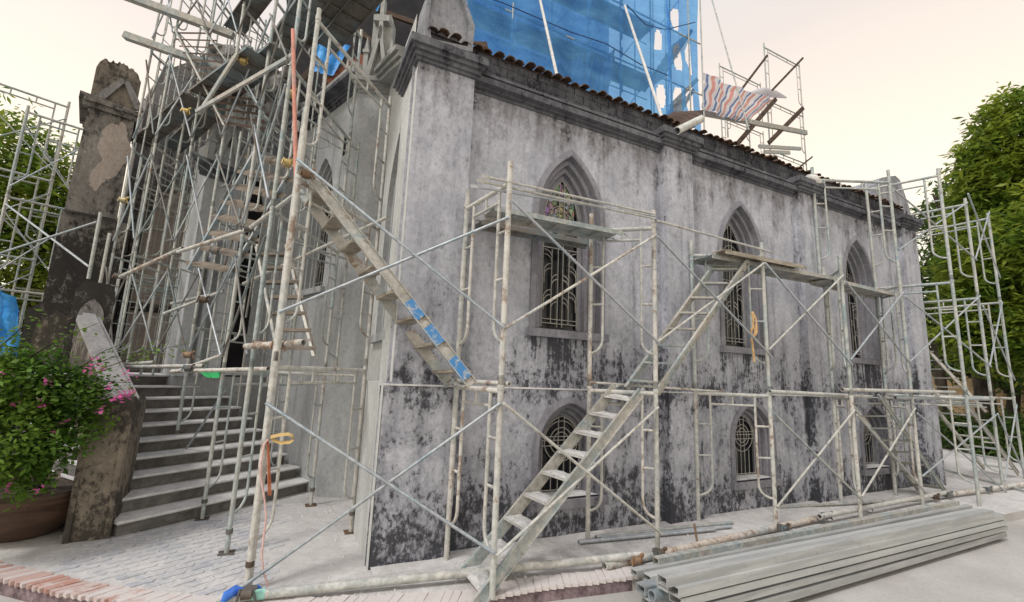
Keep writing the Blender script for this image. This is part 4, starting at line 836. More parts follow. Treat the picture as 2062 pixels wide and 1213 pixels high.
# tubes lying low along the feet of the frames
def lowpipe(a, b, ya, yb, za, zb, r, mat, label): return pipe(ony(*a, ya), ony(*b, yb), r, mat, label)
F1z = Vector((*F1, 0)); 
pipe(onz(440, 1206, .05), onz(1290, 1118, .10), .034, M_TUBED, 'long whitish tube clamped low across the feet of the nearest posts')
pipe(onz(1217, 1141, .04), onz(1662, 1040, .06), .036, M_RPALE, 'rusty open-ended tube low beside the pile of steel sections')
pipe(onz(1650, 1041, .10), onz(1905, 992, .10), .033, M_TUBED, 'pale tube low in front of the third low window')
pipe(onz(1904, 997, .06), onz(2110, 968, .08), .035, M_TUBED, 'pale tube running low out of the right edge')
for k, (x, y, d_, mt, lb) in enumerate(((497, 1192, 4.25, M_BLACKM, 'rusty coupler at the foot of the nearest post'), (1000, 1148, 3.85, M_RUST, 'rusty coupler where the low tube crosses the post by the stair foot'), (1275, 1125, 4.85, M_RUST, 'rusty coupler joining the whitish and the rusty low tubes'),
        (1322, 1112, 5.15, M_BLACKM, 'coupler at the foot of the post between first and second windows'), (1572, 1062, 6.75, M_BLACKM, 'coupler under the post of the second low window'), (1660, 1038, 7.4, M_BLACKM, 'open coupler where two low tubes meet'), (1742, 1020, 7.95, M_BLACKM, 'coupler on the low tube by the fourth post'),
        (1878, 1000, 9.6, M_BLACKM, 'coupler on the low tube before the far corner'), (1905, 995, 10.1, M_BLACKM, 'dark open coupler before the far corner'), (1985, 985, 11.9, M_BLACKM, 'coupler on the low tube at the right end'),
        (584, 190, 5.4, M_GOLD, 'brass-yellow coupler high on the red tube'), (580, 330, 5.2, M_GOLD, 'brass-yellow open coupler on the red tube'), (618, 352, 4.25, M_RUST, 'rusty coupler at the top of the blue-marked stair'), (500, 462, 5.6, M_BLACKM, 'dark coupler on the slanting tube, second from the stairs'), (433, 507, 6.3, M_BLACKM, 'dark coupler on the slanting tube by the orange post'),
        (355, 508, 7.5, M_BLACKM, 'dark coupler where the slanting tube turns rusty'), (240, 557, 8.3, M_BLACKM, 'dark coupler at the left end of the slanting tube'), (520, 695, 5.0, M_RUST, 'rusty coupler left of the open dusty tube'), (560, 697, 4.4, M_RUST, 'mortar-caked coupler on the open dusty tube'), (380, 715, 6.6, M_RUST, 'rusty jack collar above the stone stairs'), (380, 742, 6.6, M_BLACKM, 'dark coupler under the rusty jack collar'), (375, 226, 8.0, M_GOLD, 'brass-yellow coupler under the dark walk board'), (490, 125, 6.6, M_GOLD, 'mossy yellow coupler near the top of the scaffold tower'), (250, 405, 8.6, M_GOLD, 'bright yellow coupler beside the tall pier'), (410, 605, 6.4, M_BLACKM, 'black coupler on the post before the doorway'))):
    clamp(atd(x, y, d_) if y < 900 else onz(x, y, .08), mt, lb, 1.15)
# --- steel stairs
def steel_stair(P0, P1, Q0, Q1, n, label, mat=M_PLANK, tmat=M_PLANK, dusty=False, hw=.05, td=.085, tt=.012):
    P0, P1, Q0, Q1 = map(Vector, (P0, P1, Q0, Q1)); t_ = thing('steel_stair', label, 'stair', tuple(P0))
    for k, (a, b) in enumerate(((P0, P1), (Q0, Q1))):
        g = MB(); X = (b-a).normalized(); W_ = ((Q0-P0) if k == 0 else (P0-Q0)).normalized(); g.obox((a+b)/2, X, W_, X.cross(W_), (b-a).length/2, .006, hw)
        for s_ in (-1, 1): g.obox((a+b)/2 + X.cross(W_).normalized()*s_*hw - W_*.012, X, W_, X.cross(W_), (b-a).length/2, .014, .004)
        # hook at the top
        g.path([b, b+X*.05, b+X*.07+Vector((0,0,-.03))], .02, 6); g.build('stringer', mat, t_)
    for k in range(n):
        f = (k+.5)/n; a = P0.lerp(P1, f); b = Q0.lerp(Q1, f); fwd = (P1-P0); fwd.z = 0
        if fwd.length < 1e-3: fwd = (b-a).cross(Vector((0,0,1)))
        fwd.normalize(); ww = (b-a); g = MB()
        g.obox((a+b)/2, ww, fwd, Vector((0,0,1)), ww.length/2, td, tt); o = g.build('tread', tmat, t_)
        if dusty:
            g = MB(); m_ = 7; vs = []
            for j in range(5):
                for i in range(m_): vs.append((a.lerp(b, .03+.94*i/(m_-1))) + fwd*(-.09+.18*j/4 + random.uniform(-.006,.006)) + Vector((0,0,.013 + (random.uniform(.006,.022) if 0 < j < 4 and 0 < i < m_-1 else 0))))
            g.add(vs, [(j*m_+i, j*m_+i+1, (j+1)*m_+i+1, (j+1)*m_+i) for j in range(4) for i in range(m_-1)], False); g.build('plaster_dust', M_DUSTY, o, False)
    return t_
def lerp2(a, b, f): return (a[0]+(b[0]-a[0])*f, a[1]+(b[1]-a[1])*f)
sA0, sA1 = onz(925, 1172, -.02), onz(958, 1218, -.02)
tA0, tA1 = atd(1240, 781, math.hypot(3.13, 4.10)), atd(1290, 789, math.hypot(3.38, 3.86))
steel_stair(sA1, tA1, sA0, tA0, 9, 'dust-covered steel stair rising from the ground in front of the first low window', M_PLANK, M_DUSTY, True)
steel_stair(atd(1322, 790, math.hypot(3.75, 3.75)), atd(1502, 530, math.hypot(5.35, 3.85)), atd(1262, 785, math.hypot(3.45, 4.15)), atd(1445, 530, math.hypot(5.05, 4.2)), 8, 'upper steel stair climbing to the walk board of the second tall window', M_PLANK, M_PLANK)
sb_ = steel_stair(atd(950, 775, math.hypot(1.60, 3.55)), atd(632, 362, math.hypot(.02, 4.25)), atd(908, 775, math.hypot(1.52, 4.1)), atd(612, 392, math.hypot(.12, 4.75)), 8, 'steel stair with blue paint marks crossing in front of the church corner', M_PLANK, M_WOOD, hw=.045)
g = MB()
Pa, Pb = atd(950, 775, math.hypot(1.60, 3.55)), atd(632, 362, math.hypot(.02, 4.25)); X = (Pb-Pa).normalized()
for f0, f1 in ((.03, .12), (.19, .27), (.31, .39)):
    a, b = Pa.lerp(Pb, f0), Pa.lerp(Pb, f1); W_ = Vector((0,-1,0)); g.obox((a+b)/2 + Vector((-.005,-.02,0)), X, W_, X.cross(W_), (b-a).length/2, .006, .047)
g.build('blue_paint_mark', M_BLUEP, sb_)
# --- left scaffold tower in front of the apse
h, gq, f = F0, (-.32, .77), (-.67, 1.92)
hb, gb_, fb = (.78, .98), (.44, 2.12), (.02, 3.05)
e = (-1.22, 3.15); eb = (-.55, 4.25)
zt = [1.68, 3.42, 5.05, 6.65]
def tower(A, B, levels, nm, mat=M_TUBE, n=8, z0=0, base=True, hoops=(1,1), first=0, r=.021):
    z = z0
    for q, z1 in enumerate(levels):
        frame(A, B, z, z1, 'scaffold frame %s, %s lift' % (nm, ['lowest', 'second', 'third', 'fourth', 'fifth'][q+first]), mat, n, base and q == 0, hoops=hoops, r=r if n > 7 else r*.85); z = z1+.02
tower(h, hb, [1.72, 3.36, 4.95], 'nearest the camera at the left of the church corner', M_TUBED, 9)
tower(gq, gb_, [1.66, 3.30, 4.95, 6.6], 'second back along the apse wall', M_TUBE, 8)
tower(f, fb, [1.62, 3.25, 4.9, 6.55], 'third back along the apse wall', M_TUBE, 8)
tower(e, eb, [2.2, 3.9, 5.55, 7.2], 'standing on the stone steps before the doorway', M_TUBE, 8, .6, True)
dpos = atd(327, 640, 7.9); cpos = atd(303, 640, 8.6); bpos = atd(249, 640, 8.2); apos = atd(203, 640, 8.6)
for nm, p, mt in (('on the landing left of the doorway', dpos, M_TUBE), ('on the landing before the blocked arch', cpos, M_TUBE), ('on the landing at the left of the blocked arch', bpos, M_TUBE), ('on the landing closest to the tall pier', apos, M_TUBE)):
    tower((p.x, p.y), (p.x+.55, p.y+1.25), [3.2, 4.85, 6.5, 8.1], nm, mt, 6, 1.5, False)
# further frames behind, half hidden
for k, (x, y, d_) in enumerate(((232, 700, 10.0), (262, 700, 9.6), (350, 700, 9.4), (430, 640, 7.2), (560, 640, 6.0))):
    p = atd(x, y, d_); w_ = (p.x+.75, p.y+.55)
    tower((p.x, p.y), w_, [3.1, 4.75, 6.4] if k < 3 else [3.25, 4.9], 'in the second row, %s' % ['beside the tall pier', 'at the left edge of the blocked arch', 'at the right edge of the blocked arch', 'by the doorway jamb', 'by the apse window'][k], M_TUBE, 5, 1.5 if k < 4 else 1.5, False, first=1)
for k, (x, y, d_, zz) in enumerate(((212, 700, 9.6, 5), (246, 700, 10.6, 5), (306, 700, 10.8, 5), (366, 700, 8.8, 5), (452, 640, 7.6, 4))):
    p = atd(x, y, d_); q = (p.x+1.0, p.y+.35) if k % 2 else (p.x+.5, p.y+1.0); z = 1.5
    for j in range(zz-1):
        frame((p.x, p.y), q, z, z+1.55, 'thin scaffold frame of the inner thicket, %s, %s tier' % (['pier side', 'behind the pier posts', 'over the blocked arch', 'left jamb of the doorway', 'right jamb of the doorway'][k], ['bottom', 'second', 'third', 'fourth'][j]), M_TUBE, 5, r=.0125); z += 1.57
posts = [('pier and landing', apos, bpos), ('blocked arch left half', bpos, dpos), ('steps and landing', dpos, Vector((*e, 0))), ('doorway steps', Vector((*e, 0)), Vector((*f, 0))), ('apse wall back', Vector((*f, 0)), Vector((*gq, 0)))]
lv = [(1.8, 3.0), (3.4, 4.7), (5.0, 6.3), (6.7, 7.9)]
for i, (nm, A, B) in enumerate(posts):
    for q, (z0, z1) in enumerate(lv):
        if i == 4 and q > 2: continue
        cross((A.x, A.y), (B.x, B.y), z0, z1, 'crossed brace of the left scaffold at the %s, %s' % (nm, ['just above the landing', 'second tier', 'third tier', 'top tier'][q]), M_ROD if (i+q) % 2 else M_RODD)
cross((f[0], f[1]), (e[0], e[1]), .4, 1.4, 'low crossed brace over the stone steps', M_ROD, which=(0, 1))
# slanting long tube with couplers
sl = [atd(235, 562, 8.3), atd(355, 508, 7.4), atd(433, 508, 6.3), atd(500, 462, 5.6), atd(592, 392, 4.9)]
pipe(atd(242, 558, 8.1), atd(368, 500, 7.2), .026, M_RPALE, 'rusty-yellow half of the long slanting tube before the blocked arch')
pipe(atd(358, 508, 7.15), atd(500, 462, 5.75), .024, M_TUBED, 'pale middle length of the slanting tube before the doorway')
pipe(atd(498, 464, 5.6), atd(600, 388, 4.75), .022, M_TUBED, 'near end of the slanting tube reaching the red post')
pipe(atd(780, 438, 4.9), atd(490, 572, 6.4), .020, M_TUBED, 'slanting tube with open end in front of the apse window')
# dusty open tube and rails at first lift
pipe(atd(612, 690, 4.15), atd(495, 698, 4.9), .030, M_RPALE, 'mortar-caked open tube at first-lift height by the nearest post')
pipe(atd(456, 712, 7.1), atd(345, 752, 7.3), .024, M_TUBED, 'open white tube pointing right above the landing')
pipe(atd(540, 743, 5.6), atd(345, 748, 6.9), .024, M_TUBED, 'white tube lying level over the top step, right half')
pipe(atd(410, 737, 6.8), atd(235, 740, 8.0), .026, M_TUBED, 'white tube lying level over the top step, left half')
pipe(atd(310, 730, 7.6), atd(205, 738, 8.2), .026, M_TUBED, 'short white tube beside the bougainvillea tips')
pipe(atd(715, 757, 5.4), atd(500, 748, 5.5), .013, M_TUBED, 'thin white rail left of the church corner')
pipe(atd(450, 588, 7.6), atd(345, 612, 8.2), .024, M_TUBED, 'upper of two pale tubes pointing right before the doorway')
pipe(atd(450, 586, 6.9), atd(330, 632, 7.6), .020, M_TUBED, 'lower of two pale tubes pointing right before the doorway')
g = MB(); g.tube(atd(598, 135, 4.75), atd(603, 385, 4.75), .026, 9)
g = MB(); g.tube(atd(590, 60, 4.9), atd(596, 360, 4.7), .020, 9); o = g.build('red_prop', M_RED, None); recenter(o); tag(o, 'faded red upright tube behind the nearest post', 'tube')
g = MB(); g.tube(atd(497, 1196, 4.24), atd(612, 262, 4.24), .031, 10); o = g.build('standard_post', M_TUBED, None); recenter(o); tag(o, 'thick galvanised upright with pinholes, the nearest post of all', 'post')
# steel square section standing by near post
# stairs in the left tower
steel_stair(atd(565, 720, 4.95), atd(520, 500, 6.0), atd(632, 720, 4.75), atd(578, 500, 5.7), 7, 'steel stair seen from the front left of the apse window', M_TUBED, M_DWOOD2, hw=.03, td=.10, tt=.016)
steel_stair(atd(382, 545, 7.2), atd(520, 300, 6.7), atd(460, 560, 6.6), atd(600, 320, 6.1), 8, 'steel stair seen from below in front of the doorway', M_ROD, M_DWOOD2, hw=.03, td=.13, tt=.022)
steel_stair(atd(455, 255, 7.4), atd(355, 60, 8.0), atd(560, 270, 6.9), atd(410, 60, 7.6), 14, 'brown-treaded stair high in the scaffold tower below the sky gap', M_TUBE, M_DWOOD, hw=.03)
steel_stair(onz(1905, 995, .05), atd(1772, 800, math.hypot(8.4, 3.9)), onz(1850, 985, .05), atd(1705, 800, math.hypot(7.6, 4.2)), 8, 'dark-treaded steel stair descending right in front of the third low window', M_TUBE, M_DIRK, hw=.03)
for k_, (a_, b_, lb_) in enumerate(((onz(2050, 955, .05), atd(1935, 800, math.hypot(10.6, 5.1)), 'lower flight of pale steel stair descending beyond the far corner'), (atd(1985, 830, 13.2), atd(1862, 700, 13.4), 'upper flight of pale steel stair descending beyond the far corner'))):
    wv = Vector((.10, .55, 0)); steel_stair(a_, b_, a_+wv, b_+wv, 7, lb_, M_TUBED, M_TUBE, hw=.035)
steel_stair(atd(100, 700, 13.2), atd(150, 620, 13.4), atd(150, 705, 12.8), atd(185, 640, 13.0), 6, 'small steel stair in the far left scaffold by the tall pier', M_TUBE, M_TUBE, hw=.02)
# big walk boards and beams of the left tower
def wb4(a, b, da, db, w, label, mat): walkboard(atd(*a, da), atd(*b, db), w, 0, label, mat, th=.06)
for k, (a, b, w_) in enumerate((((283, 290), (392, 196), .30), ((345, 300), (462, 194), .30), ((402, 192), (520, 108), .30), ((452, 190), (566, 100), .30))):
    walkboard(onz(*a, 5.65+.05*k), onz(*b, 5.65+.05*k), w_, 0, 'dark walk board of the third deck in the left scaffold, %s' % ['outermost', 'over the blocked arch', 'outer one nearer the camera', 'inner one nearer the camera'][k], M_DECK, th=.03)
for k, (a, b, w_) in enumerate((((562, 90), (650, -30), .30), ((600, 82), (700, -45), .30), ((655, 95), (770, -45), .30))):
    walkboard(onz(*a, 6.3+.05*k), onz(*b, 6.3+.05*k), w_, 0, 'grey channel board crossing the top edge, %s from the dark roof' % ['third', 'second', 'first'][k], M_DECK, th=.05)
walkboard(onz(470, 62, 7.3), onz(545, -40, 7.3), .30, 0, 'dark board at the top edge above the brown-treaded stair', M_DECK, th=.03)
for (a, b, da, db, w_, lb) in (((252, 72), (520, 165), 8.6, 7.6, .10, 'lower of two long beams sticking out to the left into the sky'), ((215, -22), (470, 72), 8.6, 7.8, .10, 'upper of two long beams sticking out to the left into the sky')):
    g = MB(); g.bar(atd(*a, da), atd(*b, db), .10, .10); tag(recenter(g.build('beam', M_PLANK, None)), lb, 'beam')
for (a, b, da, db, lb) in (((592, 110), (395, 225), 5.4, 6.6, 'pale angle rail slanting down-left from the tower top'), ((478, 108), (400, 230), 6.5, 6.9, 'dark thin rail slanting below the tower top')):
    g = MB(); g.bar(atd(*a, da), atd(*b, db), .03, .05); tag(recenter(g.build('angle_rail', M_PLANK, None)), lb, 'rail')
for (a, b, d1, d2, lb) in (((620, -10), (445, 560), 5.9, 6.9, 'long dark rod slanting through the left tower'), ((545, 360), (495, 640), 5.8, 6.0, 'dark rod hanging before the doorway jamb'), ((650, 0), (560, 215), 6.2, 6.2, 'dark rod near the two channel boards'), ((505, 230), (520, 330), 6.1, 6.1, 'bluish rod below the tower boards')):
    pipe(atd(*a, d1), atd(*b, d2), .011, M_RODD, lb, 'loose_rod', False)
# green sheet
cloth('green_sheet', [atd(418, 762, 7.0), atd(442, 762, 7.0), atd(444, 748, 7.1), atd(398, 746, 7.2)], M_GREEN, 8, 5, .02, 9, 'scrap of bright green plastic sheet on the top step', 'plastic sheet')
# strap, orange cloth, pink rope on the nearest post
pc = lambda x, y, d_=4.15: atd(x, y, d_)
g = MB(); loop = [pc(545, 880), pc(562, 876), pc(580, 874), pc(590, 878), pc(592, 884), pc(584, 890), pc(566, 892), pc(550, 886)]
vs = []; 
for p in loop+[loop[0]]: vs += [p+Vector((0,-.0,.012)), p-Vector((0,.02,.012))]
g.add(vs, [(2*i, 2*i+1, 2*i+3, 2*i+2) for i in range(len(loop))], True); tag(recenter(g.build('strap', M_STRAP, None, False)), 'tan webbing strap looped round the nearest post', 'strap')
cloth('orange_cloth', [pc(539, 1000), pc(547, 997), pc(542, 888), pc(537, 890)], M_ORANGE, 5, 12, .02, 5, 'orange strip of cloth hanging on the nearest post', 'cloth')
g = MB(); g.path([pc(540, 885), pc(532, 895), pc(526, 930), pc(524, 955), pc(532, 1000), pc(536, 1040), pc(530, 1090), pc(527, 1120), pc(530, 1150), pc(540, 1180)], .008, 6); tag(recenter(g.build('rope', M_PINKR, None)), 'thin pink rope hanging down beside the nearest post', 'rope')
g = MB(); q_ = lambda x, y: atd(x, y, math.hypot(5.15, 3.9))
g.path([q_(1513, 628), q_(1517, 640), q_(1516, 655), q_(1521, 668), q_(1517, 680), q_(1512, 672), q_(1515, 660), q_(1522, 655), q_(1524, 670), q_(1514, 684), q_(1516, 700), q_(1519, 730)], .013, 5); g.path([q_(1515, 628), q_(1522, 642), q_(1524, 662), q_(1518, 676)], .012, 5); tag(recenter(g.build('rope', M_ROPE, None)), 'bundle of straw-coloured rope hanging by the second tall window', 'rope')
# blue rag and teal end at the near post foot
g = MB(); g.path([atd(446, 1216, 4.0), atd(456, 1200, 4.0), atd(474, 1190, 4.02), atd(494, 1193, 4.0), atd(508, 1190, 4.05), atd(518, 1181, 4.08), atd(526, 1188, 4.08), atd(520, 1197, 4.05), atd(506, 1198, 4.03)], [.012, .035, .040, .022, .018, .016, .014, .013, .01], 7); tag(recenter(g.build('blue_rag', M_BRAG, None)), 'blue rag tied round the foot of the nearest post', 'rag')
g = MB(); g.path([onz(508, 1199, .054), onz(534, 1196, .056)], .0355, 10); tag(recenter(g.build('teal_sleeve', M_TEAL, None)), 'teal painted sleeve on the whitish low tube', 'sleeve')
# PVC drain pipe and pale sack on cornice, loose wires
pipe(atd(1363, 264, math.hypot(4.55, 4.05)), atd(1412, 240, math.hypot(4.95, 4.5)), .055, M_PVC, 'white plastic drain pipe end above the second pilaster')
g = MB(); g.path([ony(1625, 358, -.02), ony(1636, 364, -.04), ony(1650, 374, -.03)], [.06, .11, .07], 9); tag(recenter(g.build('sack', M_WHITEB, None)), 'pale sack slumped on the cornice above the third pilaster', 'sack')
g = MB(); g.tube(atd(89+508, 245, 5.9), atd(89+506, 262, 5.9), .045, 9); tag(recenter(g.build('pipe_end', M_PVC, None)), 'grey pipe end sticking out behind the red upright tube', 'pipe')
g = MB(); g.path([atd(648, 240, 5.6), atd(660, 280, 5.5), atd(663, 298, 5.5)], .004, 4); g.path([atd(628, 295, 5.5), atd(645, 300, 5.5), atd(658, 296, 5.5)], .004, 4); tag(recenter(g.build('cable', M_RODD, None)), 'thin dark cable hanging on the apse wall', 'cable')
# ------------------------------------------------------------------ pile of steel sections
def sq_tube(a, b, w, h_, label, mat=M_SQ):
    a, b = Vector(a), Vector(b); X = (b-a).normalized(); Y = Vector((-X.y, X.x, 0)).normalized(); Zv = X.cross(Y); g = MB(); t_ = .008
    def rect(e, k): return [e+Y*(w/2-k)*sy+Zv*(h_/2-k)*sz for sy, sz in ((-1,-1),(1,-1),(1,1),(-1,1))]
    ra, rb, ia, ib = rect(a, 0), rect(b, 0), rect(a, t_), rect(b, t_); ja, jb = [p+X*.25 for p in ia], [p-X*.25 for p in ib]
    g.loft([ja, ia, ra, rb, ib, jb]); g.add(ja, [(0,1,2,3)]); g.add(jb, [(0,1,2,3)])
    o = g.build('steel_section', mat, None, False); recenter(o); tag(o, label, 'steel section'); return o
rows = [ # left end px, right end px of the upper front edge; height of that edge; width, height
 ((1326,1126),(1932,1010), .15, .07, .068, 'rust-stained steel section, hindmost of the pile'),
 ((1283,1151),(1958,1018), .10, .08, .05, 'blue-grey steel section second from the back of the pile'),
 ((1311,1162),(1985,1026), .08, .10, .06, 'pale steel section low in the middle of the pile'),
 ((1343,1165),(2002,1029), .30, .10, .065, 'broad pale steel section next behind the front top one'),
 ((1367,1185),(2022,1035), .235, .11, .065, 'large pale steel section on top with its open end forward'),
 ((1372,1207),(2027,1048), .155, .12, .055, 'greenish steel section just below the front top one'),
 ((1394,1224),(2029,1059), .08, .12, .055, 'third steel section down at the front of the pile'),
 ((1440,1238),(2027,1071), .00, .13, .06, 'lowest front steel section of the pile, nearly hidden'),
 ((1345,1178),(1998,1040), .15, .12, .06, 'steel section packed inside the pile under the broad pale one'),
]
for (a, b, z, w, h_, lb) in rows:
    A_, B_ = onz(*a, z), onz(*b, z); X_ = (B_-A_).normalized(); Y_ = Vector((-X_.y, X_.x, 0)); off = Y_*(w/2) - Vector((0,0,h_/2)); sq_tube(A_+off, B_+off, w, h_, lb, M_SQ if 'rust' not in lb else M_PLANK)
sq_tube(onz(1290, 1187, .03), onz(1800, 1075, .03), .10, .07, 'short bluish steel section low at the left end of the pile', M_ROD)
pipe(onz(1312, 1200, .02), onz(1700, 1110, .02), .045, M_ROD, 'round bluish steel pipe low at the left end of the pile')
sq_tube(onz(1300, 1215, -.05), onz(1750, 1120, -.05), .10, .07, 'dark steel section at the bottom left of the pile', M_TUBE)
# rods lying at the wall foot, and a short rusty bar stuck in the dust
for (a, b, mt, lb) in (((1165, 1092), (1440, 1066), M_ROD, 'front pipe of a bundle lying at the wall foot'), ((1200, 1082), (1475, 1052), M_TUBE, 'back pipe of a bundle lying at the wall foot'), ((1210, 1085), (1472, 1060), M_ROD, 'middle pipe of a bundle lying at the wall foot'), ((1565, 1022), (1850, 1006), M_PLANK, 'tan pipe lying at the wall foot between second and third low windows'), ((1900, 945), (2075, 992), M_TUBE, 'dark pipe lying on the ground beyond the far corner')):
    pipe(onz(*a, .03), onz(*b, .03), .02, mt, lb)
pipe(onz(1405, 1098, 0), atd(1398, 1055, (onz(1405,1098,0)-CAM).xy.length), .012, M_RUST, 'short rusty bar standing in the dust', 'rusty_bar', False)
# ------------------------------------------------------------------ netted tower behind the roof
net = thing('netted_tower', 'tall scaffold tower wrapped in torn blue netting behind the tiled roof', 'scaffold tower', (5, 3.5, 5.5))
NY = 3.5
def ny(x, y, Y=NY): return ony(x, y, Y)
A, B = ny(950, 110), ny(1338, 260); zlo = 5.2; zhi = 13.5
def hole_front(u, v):
    for (cu, cv, ru, rv) in ((.955, .44, .022, .04), (.93, .62, .02, .035)):
        if ((u-cu)/ru)**2 + ((v-cv)/rv)**2 < 1: return True
    return False
xa, xb = 2.50, 8.0
cloth('net', [(xa, NY, zlo), (xb, NY, zlo), (xb, NY, zhi), (xa, NY, zhi)], M_NET, 150, 90, .16, 21, '', '', hole=hole_front, par=None)
fn = bpy.context.scene.objects['net']; fn.parent = net; fn.location = fn.location - Vector(LOCS[net.name]); del fn['label']; del fn['category']
xc, yc = 9.62, 3.9
def hole_side(u, v):
    for (cu, cv, ru, rv) in ((.35,.30,.14,.055),(.72,.36,.10,.05),(.30,.46,.12,.05),(.70,.50,.12,.06),(.35,.62,.13,.05),(.72,.66,.12,.06),(.3,.76,.12,.04),(.75,.24,.10,.035)):
        if ((u-cu)/ru)**2 + ((v-cv)/rv)**2 < 1: return True
    return False
o = cloth('net', [(xb, NY, zlo), (xc, yc, zlo), (xc, yc, zhi), (xb, NY, zhi)], M_NET, 70, 110, .07, 22, '', '', hole=hole_side); o.parent = net; o.location = o.location - Vector(LOCS[net.name]); del o['label']; del o['category']
for k, (p, q) in enumerate((((xa, NY+.05), (xa, 6)),)):
    o = cloth('net', [(p[0], p[1], zlo), (q[0], q[1], zlo), (q[0], q[1], zhi), (p[0], p[1], zhi)], M_NET, 30, 40, .1, 23+k, '', ''); o.parent = net; o.location = o.location - Vector(LOCS[net.name]); del o['label']; del o['category']
# tower body and frames inside the net
g = MB(); g.box((2.6, 5.0, 5.2), (7.3, 7.5, 13.5)); g.build('tower_body', simple('pale_tower_plaster', (.50,.56,.64), (.62,.68,.76), 1.5), net)
for x in (2.55, 3.6, 4.6, 5.6, 6.6, 7.6, 8.3, 9.0, 9.5):
    g = MB(); g.tube((x, NY+.15, 5.4), (x, NY+.15, 13.4), .022, 6)
    if x > 7.8: g.tube((x-.3, NY+1.2, 5.4), (x-.3, NY+1.2, 13.4), .022, 6)
    g.build('post', M_TUBE, net)
    if x in (3.6, 5.6, 6.6):
        for k in range(16): g = MB(); g.box((x+.10, NY+.25, 5.8+k*.5), (x+.16, NY+.30, 6.05+k*.5)); g.build('light_gap_bar', M_WHITEB, net)  # pale bars imitate light showing through gaps in the tower
for k, z in enumerate((6.4, 8.0, 9.6, 11.2, 12.8)):
    g = MB(); g.tube((2.5, NY+.15, z), (9.5, NY+.2, z), .022, 6); g.tube((2.5, NY+.15, z-.8), (7.5, NY+.2, z-.8), .015, 6); g.build('ledger', M_TUBE, net)
    g = MB(); g.box((2.6, NY+.3, z-.03), (7.9, NY+.9, z+.02)); g.build('deck', M_PLANK, net)
    g = MB(); 
    for x in (2.6, 3.6, 4.6, 5.6, 6.6, 8.0): g.tube((x, NY+.18, z), (x+1.0, NY+.18, z+1.5), .012, 5)
    g.build('brace', M_ROD, net)
for k in range(3):
    z = 6.2+k*1.9
    for j in range(7): g = MB(); g.obox((8.35+j*.15, NY+.75, z+j*.25), (0,1,0), (1,0,0), (0,0,1), .30, .10, .014); g.build('stair_tread', M_ROD, net)
    for s_ in (-.32, .32): g = MB(); g.bar((8.2, NY+.75+s_, z-.2), (9.45, NY+.75+s_, z+1.8), .02, .10); g.build('stair_stringer', M_ROD, net)
# sag lines of the net and raking props outside
for k, (pts, lb) in enumerate((([(950,-15),(1010,5),(1080,35),(1150,65),(1220,88),(1290,130),(1345,152)], 'a'), ([(1262,10),(1300,50),(1340,60),(1400,45)], 'b'))):
    g = MB(); g.path([ny(x, y, NY-.12) for x, y in pts], .013, 6); g.build('net_rope', simple('dark_blue_cord%d' % k, (.03,.06,.16), (.06,.12,.26)), net)
for (a, b, Y0, Y1, lb) in (((1083, -20), (1122, 155), 3.2, 1.6, 'left white raking prop against the blue net'), ((1258, 12), (1333, 238), 3.2, 1.0, 'right white raking prop against the blue net')):
    pipe(ony(*a, Y0), ony(*b, Y1), .028, M_WHITEB, lb, 'raking_prop')
pipe(ony(1428, -20, 5), ony(1508, 262, 4), .022, M_TUBE, 'long thin grey pole leaning right of the blue net', 'pole')
# striped tarpaulins
cloth('striped_tarp', [ony(1110, 150, 3.8), ony(1222, 195, 3.75), ony(1238, 100, 3.8), ony(1130, 118, 3.8)], M_STRIPE, 24, 14, .12, 31, 'faded striped tarpaulin hanging on the blue net', 'tarpaulin', sag=.15)
cloth('striped_tarp', [ony(1416, 215, 4.2), ony(1505, 246, 4.6), ony(1560, 200, 5.0), ony(1418, 145, 4.2)], M_STRIPE, 40, 20, .10, 33, 'red and blue striped tarpaulin stretched right of the blue net', 'tarpaulin', sag=.1)
g = MB(); g.path([ony(1500, 192, 4.9), ony(1535, 186, 5), ony(1560, 190, 5.1), ony(1583, 197, 5.2)], [.05, .16, .13, .03], 8); tag(recenter(g.build('tarp_bundle', M_STRIPE, None)), 'bundled end of the striped tarpaulin on the right-hand tower', 'tarpaulin')
# small tower to the right of the net
def P5(x, y, Y=5.0): return ony(x, y, Y)
q0, q1 = P5(1540, 120), P5(1612, 128); Lx = Vector((q0.x, 5.0, 0)); Rx = Vector((q1.x-.1, 5.0, 0)); zz = [7.5, 9.0, 10.7, 12.4]
zz = [P5(1625, 350).z-1, P5(1625, 330).z, P5(1612, 232).z, P5(1605, 130).z]
for k in range(3): frame((Lx.x, 5.0), (Rx.x, 5.0), zz[k], zz[k+1], 'thin scaffold frame against the sky right of the net, %s lift' % ['lowest', 'middle', 'top'][k], M_TUBE, 5, stub=.15)
for k in range(3): frame((Lx.x-.9, 6.2), (Rx.x-.6, 6.2), zz[k], zz[k+1]-.3, 'rear scaffold frame right of the net, %s lift' % ['lowest', 'middle', 'top'][k], M_TUBE, 5, stub=.1)
for k in range(2): frame((Lx.x-1.9, 5.2), (Lx.x-.5, 5.4), zz[k], zz[k+1]-.2, 'scaffold frame beside the striped tarpaulin, %s lift' % ['lower', 'upper'][k], M_TUBE, 5, stub=.1)
